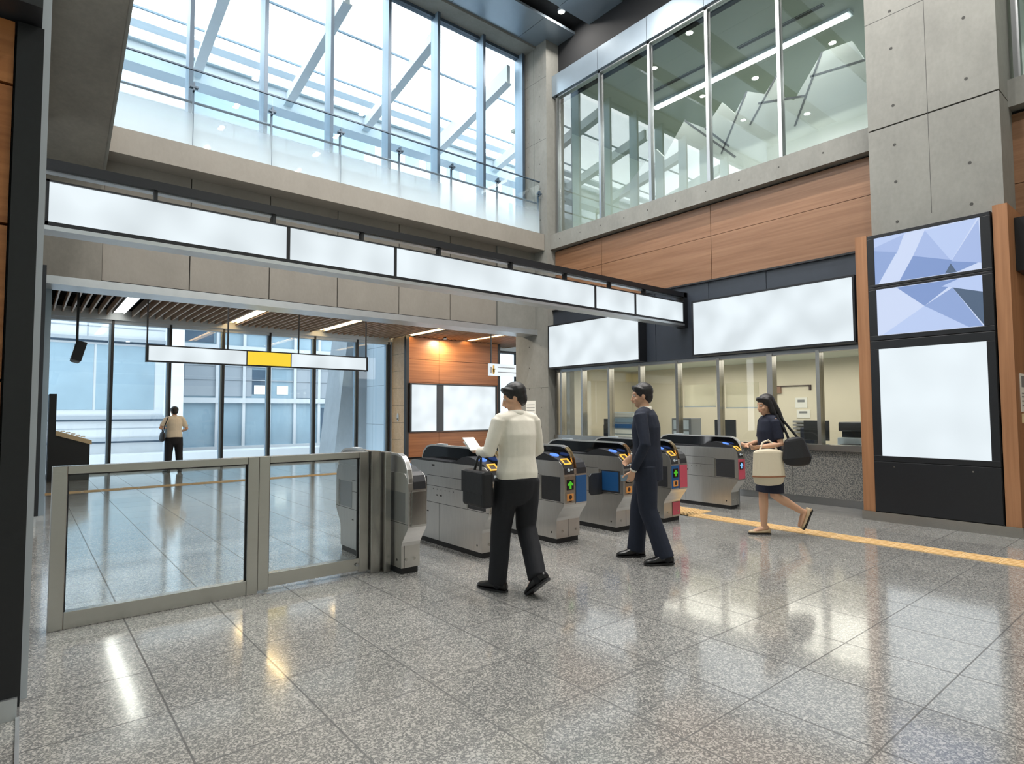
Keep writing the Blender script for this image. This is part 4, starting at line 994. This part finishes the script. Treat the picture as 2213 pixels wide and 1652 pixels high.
    if longhair:
        m.tube([(0, -.06, .02), (0, -.1, -.1), (0, -.12, -.22), (0, -.125, -.34)], [(.085, .06), (.085, .055), (.09, .045), (.06, .025)], 16, ref=(1, 0, 0))
        for q in (-1, 1): m.tube([(q * .07, -.01, .04), (q * .082, -.02, -.08), (q * .085, -.05, -.22)], [.03, .035, .022], 10)
    m.xf(HM); m.build('hair', HAIR, p, remesh=vox, sm=3)
    # upper garment
    m = MB(); lo = J.get('hem', -.02); loose = 1.16 if jacket else 1.12
    a0 = pv + Vector((0, 0, lo)); tor = [a0, pv + Vector((0, 0, .06)), pv.lerp(nk, .35), pv.lerp(nk, .68), pv.lerp(nk, .9), nk + Vector((0, 0, -.005))]
    m.tube(tor, [(x * loose, y * loose) for x, y in ((.16 * (1 if not woman else .95), .125), (.165, .125), (.145 * fem, .112), (.155 * fem, .118), (.15 * fem, .092), (.062, .06))], 20, ref=(1, 0, 0), round_ends=False)
    m.tube([sl + Vector((.015, 0, 0)), (sl + sr) / 2 + Vector((0, 0, .015)), sr - Vector((.015, 0, 0))], [.064 * fem, .075, .064 * fem], 12)
    for s_, e_, w_ in ((sl, el, wl), (sr, er, wr)):
        if J.get('short'): m.tube([s_, s_.lerp(e_, .5), s_.lerp(e_, .8)], [.066 * fem, .062 * fem, .06 * fem], 12, round_ends=False)
        else: m.tube([s_, s_.lerp(e_, .5), e_, e_.lerp(w_, .5), e_.lerp(w_, .93)], [.066 * fem, .06 * fem, .054 * fem, .047 * fem, .04 * fem], 12, round_ends=False)
    m.build('jacket' if jacket else ('blouse' if woman else 'shirt'), top, p, remesh=.009, sm=5)
    m = MB(); m.tube([nk + Vector((0, -.005, -.025)), nk + Vector((0, 0, .03))], [(.07 * fem, .068), (.06 * fem, .06)], 16, ref=(1, 0, 0), round_ends=False)
    m.build('collar', SHIRT if jacket else top, p, smooth=True)
    if jacket:
        for e_, w_ in ((el, wl), (er, wr)):
            MB().tube([e_.lerp(w_, .9), e_.lerp(w_, .98)], [.036, .034], 12, round_ends=False).build('shirt_cuff', SHIRT, p, smooth=True)
    # lower garment
    m = MB()
    if woman:
        kc = (kl + kr) / 2
        m.tube([pv + Vector((0, 0, .12)), pv, pv + Vector((0, 0, -.14)), Vector((pv.x, (pv.y + kc.y) / 2, J['skirt']))], [(.132, .105), (.175, .13), (.178, .14), (.17, .155)], 22, ref=(1, 0, 0), round_ends=False)
        m.build('skirt', legs, p, remesh=.009, sm=5)
    else:
        m.tube([pv + Vector((0, 0, .09)), pv, pv + Vector((0, 0, -.08))], [(.162, .122), (.182, .145), (.165, .135)], 20, ref=(1, 0, 0))
        for h_, k_, a_, t_ in ((hl, kl, al, tl), (hr, kr, ar, tr)):
            fd = unit(Vector((t_.x - a_.x, t_.y - a_.y, 0))); m.tube([h_, h_.lerp(k_, .45), k_, k_.lerp(a_, .5), k_.lerp(a_, 1.07) + fd * .012], [(.104, .112), (.1, .106), (.084, .09), (.078, .086), (.07, .09)], 16, ref=(1, 0, 0), round_ends=False)
        m.build('trousers', legs, p, remesh=.009, sm=5)
        MB().tube([pv + Vector((0, 0, .075)), pv + Vector((0, 0, .105))], [(.162, .122), (.16, .12)], 22, ref=(1, 0, 0), round_ends=False).build('belt', SHOE, p, smooth=True)
    if not woman:
        for k_, a_ in ((kl, al), (kr, ar)):
            MB().tube([k_.lerp(a_, .8), a_ + Vector((0, 0, .0)), a_ + unit(a_ - k_) * .035], [.05, .047, .044], 14).build('sock', TROUS, p, smooth=True)
    # shoes
    for a_, t_ in ((al, tl), (ar, tr)):
        d = unit(t_ - a_ + Vector((0, 0, .055))); up_ = unit(Vector((0, 0, 1)) - d * d.z); sd = d.cross(up_)
        B = a_ + up_ * -.085
        m = MB(); rings = []
        for t, wd, h in ((-.075, .026, .06), (-.055, .038, .095 if not woman else .06), (.0, .042, .1 if not woman else .045), (.06, .044, .078 if not woman else .04), (.12, .046, .05 if not woman else .035), (.165, .04, .04), (.195, .022, .028)):
            rings.append([B + d * t * (.93 if woman else 1.05) + sd * (wd * (.86 if woman else 1) * cos(2 * pi * j / 14)) + up_ * (.012 + h * .5 + h * .5 * sin(2 * pi * j / 14)) for j in range(14)])
        m.loft(rings); so = m.build('shoe', shoes, p, smooth=True)
        m = MB(); pts = []
        for t, wd in ((-.08, .022), (-.06, .036), (.0, .036), (.06, .041), (.12, .047), (.165, .042), (.2, .02)): pts.append((t * (.93 if woman else 1.05), wd * (.86 if woman else 1)))
        out = [(t, w_) for t, w_ in pts] + [(t, -w_) for t, w_ in pts[::-1]]
        m.loft([[B + d * t + sd * w_ + up_ * .0 for t, w_ in out], [B + d * t + sd * w_ + up_ * .016 for t, w_ in out]]); m.build('sole', RUBBER, so)
        if woman: MB().tube([B + d * -.055 + up_ * .02, B + d * -.05 + up_ * -.0], [.026, .022], 12, round_ends=False).build('heel', shoes, so)
    hd = unit(Vector((hd[0], hd[1], 0)))
    p.location = (loc[0], loc[1], loc[2] if len(loc) > 2 else 0); p.rotation_euler = (0, 0, math.atan2(-hd.x, hd.y))
    return p
def at(p, v):
    return Matrix.Translation(p.location) @ Matrix.Rotation(p.rotation_euler.z, 4, 'Z') @ Vector(v)
def held(p, name, label, cat, parts):
    t = thing(name, (0, 0, 0), label, cat)
    for nm, mb, mt, bv in parts: mb.build(nm, mt, t, bevel=bv)
    t.location = p.location; t.rotation_euler = p.rotation_euler
    return t

J1 = dict(hz=1.565, hl=(-.09, .02, .90), hr=(.09, 0, .90), kl=(-.105, .10, .49), kr=(.11, .05, .50), al=(-.13, .10, .085), ar=(.05, -.20, .17), tl=(-.19, .25, .03), tr=(.03, -.11, .045),
          sl=(-.17, .01, 1.385), sr=(.17, .03, 1.385), el=(-.265, .02, 1.13), er=(.245, .06, 1.13), wl=(-.225, .25, 1.12), wr=(.19, .27, 1.02),
          nl=(0, 0, 1), sdl=1, cl=.55, nr=(-.6, 0, .5), sdr=-1, cr=.5, hem=-.0)
p1 = person('person in white shirt and black trousers striding at the second gate, seen from behind', (3.145, 3.755), (.12, .99), J1, SHIRT, TROUS, SHOE, head=(1.0, .3))
held(p1, 'briefcase', 'black briefcase hanging at the left side of the man in the white shirt', 'bag', [
    ('body', MB().box(-.345, -.24, -.02, .33, .69, .98), BAGB, .025), ('flap', MB().box(-.35, -.34, -.02, .33, .8, .97), BAGB, .004),
    ('handle', MB().tube([(-.295, .1, .975), (-.28, .12, 1.07), (-.27, .15, 1.098), (-.275, .18, 1.07), (-.295, .2, .975)], .011, 10), SHOE, 0)])
held(p1, 'folded_paper', 'white folded paper held up by the man in the white shirt', 'paper', [
    ('sheet', MB().prism([(.27, 1.135), (.42, 1.235), (.425, 1.228), (.275, 1.128)], 'X', -.29, -.18), PAPER, 0), ('sheet', MB().prism([(.28, 1.128), (.43, 1.2), (.433, 1.195), (.283, 1.122)], 'X', -.28, -.19), PAPER, 0)])
J2 = dict(hz=1.605, hl=(-.09, -.01, .92), hr=(.09, .01, .92), kl=(-.09, -.03, .50), kr=(.09, .12, .50), al=(-.09, -.19, .09), ar=(.09, .15, .085), tl=(-.19, -.07, .035), tr=(.0, .27, .03),
          sl=(-.19, 0, 1.42), sr=(.18, .02, 1.42), el=(-.265, -.07, 1.14), er=(.25, .06, 1.15), wl=(-.225, .07, .88), wr=(.2, .22, .99),
          dl=(0, .25, -.8), nl=(.6, .5, 0), sdl=-1, cl=.6, hem=-.14)
p2 = person('person in navy suit walking left past the gates', (4.77, 3.71), (-.34, .94), J2, NAVY, NAVY, SHOE, head=(.45, .12), jacket=True)
held(p2, 'pass_card', 'pale card held low in the hand of the man in the navy suit', 'card', [('card', MB().box(-.232, -.227, .1, .19, .78, .84), MULLF, 0)])
J3 = dict(hz=1.52, hl=(-.08, 0, .86), hr=(.08, 0, .86), kl=(-.06, -.02, .47), kr=(.06, .06, .47), al=(-.05, -.36, .27), ar=(.06, .06, .085), tl=(-.05, -.31, .11), tr=(.065, .2, .03),
          sl=(-.15, 0, 1.34), sr=(.15, 0, 1.34), el=(-.20, -.04, 1.07), er=(.19, .02, 1.08), wl=(-.17, .19, 1.04), wr=(.08, .23, 1.05),
          nl=(.5, 0, .6), sdl=1, cl=.7, nr=(-.5, 0, .6), sdr=-1, cr=.7, hem=-.02, short=True, skirt=.50)
p3 = person('person with long dark hair in navy blouse and skirt walking left by the ticket office', (6.82, 3.52), (-.8, .6), J3, NAVYD, NAVYD, SHOEB, head=(.1, .22), woman=True, longhair=True)
held(p3, 'tote_bag', 'cream tote hanging from the forearm of the long haired woman', 'bag', [
    ('body', MB().tube([(-.215, .12, .64), (-.215, .12, .72), (-.215, .12, .98)], [(.17, .04), (.19, .06), (.175, .04)], 22, ref=(0, 1, 0)), BAGC, 0),
    ('band', MB().tube([(-.215, .12, .70), (-.215, .12, .712)], [(.192, .063), (.192, .063)], 22, ref=(0, 1, 0), round_ends=False), mat('brown_trim', hexc(150, 96, 66), .5), 0),
    ('strap', MB().tube([(-.215, .0, .97), (-.2, .05, 1.07), (-.18, .1, 1.115), (-.17, .16, 1.09), (-.2, .22, .98)], .012, 10), BAGC, 0)])
held(p3, 'shoulder_bag', 'black shoulder bag behind the elbow of the long haired woman', 'bag', [
    ('body', MB().tube([(-.265, -.19, .87), (-.265, -.19, .92), (-.25, -.17, 1.11)], [(.155, .05), (.17, .065), (.12, .045)], 20, ref=(0, 1, 0)), BAGB, 0),
    ('strap', MB().tube([(-.245, -.12, 1.1), (-.225, -.07, 1.25), (-.165, -.01, 1.41), (-.17, -.07, 1.36), (-.235, -.24, 1.12)], .014, 10), BAGB, 0)])
J4 = dict(hz=1.495, hl=(-.09, 0, .85), hr=(.09, 0, .85), kl=(-.11, .02, .46), kr=(.12, .02, .46), al=(-.13, 0, .085), ar=(.14, 0, .085), tl=(-.16, .13, .03), tr=(.17, .14, .03),
          sl=(-.17, 0, 1.32), sr=(.17, 0, 1.32), el=(-.31, -.02, 1.09), er=(.28, .0, 1.06), wl=(-.2, .2, 1.08), wr=(.2, .2, 1.0), short=True, nl=(0, 0, 1), nr=(0, 0, 1))
p4 = person('person in pale beige shirt standing at the far glazing with their back turned', (2.92, 16.75), (-.06, 1), J4, SHIRT2, TROUS, SHOE, head=(0, .15), vox=.009)
held(p4, 'shoulder_bag', 'dark bag worn at the left hip of the person by the far glazing', 'bag', [
    ('body', MB().tube([(-.27, -.02, .82), (-.26, -.02, .95)], [(.17, .06), (.15, .05)], 16, ref=(0, 1, 0)), BAGB, 0),
    ('strap', MB().tube([(-.26, -.06, .95), (-.235, -.1, 1.15), (-.16, -.08, 1.35), (-.15, 0, 1.395), (-.16, .09, 1.34), (-.23, .12, 1.15), (-.26, .04, .95)], .012, 8), BAGB, 0)])

# ================================================================ LIGHT
wd = bpy.data.worlds.new('overcast'); S.world = wd; wd.use_nodes = True
bg = wd.node_tree.nodes['Background']; bg.inputs[0].default_value = (.94, .975, 1.0, 1); bg.inputs[1].default_value = 2.7
for y in (7.75, 5.8, 4.1, 2.4, .7, -1.0):
    for x in ((1.5, 4.5, 7.5) if y > 3 else (4.5, 7.5)):
        o = area('hall_downlight', (x, y, 10.28), .15, .15, 66, (1, .96, .91)); o.data.shape = 'DISK'
for x, y, lab in ((10.45, 16.1, 'small round downlight over the oak passage wall'), (8.3, 12.2, 'small round fill light added in the slats to brighten the pier'), (5.5, 12.0, 'small round fill light added in the middle of the slats'), (2.6, 12.0, 'small round fill light added in the slats at the left')):
    t = thing('downlight', (x, y, 3.84), lab, 'ceiling light', 'downlights in the slat ceiling')
    MB().cyl((x, y, 3.82), (x, y, 3.99), .06, 18).build('ring', BLACK, t); MB().cyl((x, y, 3.815), (x, y, 3.82), .048, 18).build('lens', DOWNL, t)
    o = area('passage_downlight_and_fill', (x, y, 3.80), .09, .09, 30, (1, .88, .72)); o.data.shape = 'DISK'  # besides the oak wall's spot, these are extra fill for the dark pier
area('office_lamp', (11.4, 6.5, 2.45), 2, 6, 55, (1, .95, .86))
area('gallery_lamp', (13.5, 6.0, 8.7), 2, 6, 85, (.98, 1, .94))

S.view_settings.view_transform = 'Standard'; S.view_settings.look = 'None'; S.view_settings.gamma = 1; S.view_settings.use_curve_mapping = False
S.view_settings.exposure = 0.8
S.cycles.max_bounces = 10; S.cycles.diffuse_bounces = 4; S.cycles.glossy_bounces = 4; S.cycles.transparent_max_bounces = 24; S.cycles.transmission_bounces = 4
S.cycles.sample_clamp_indirect = 6; S.cycles.caustics_reflective = False; S.cycles.caustics_refractive = False
S.cycles.use_denoising = True
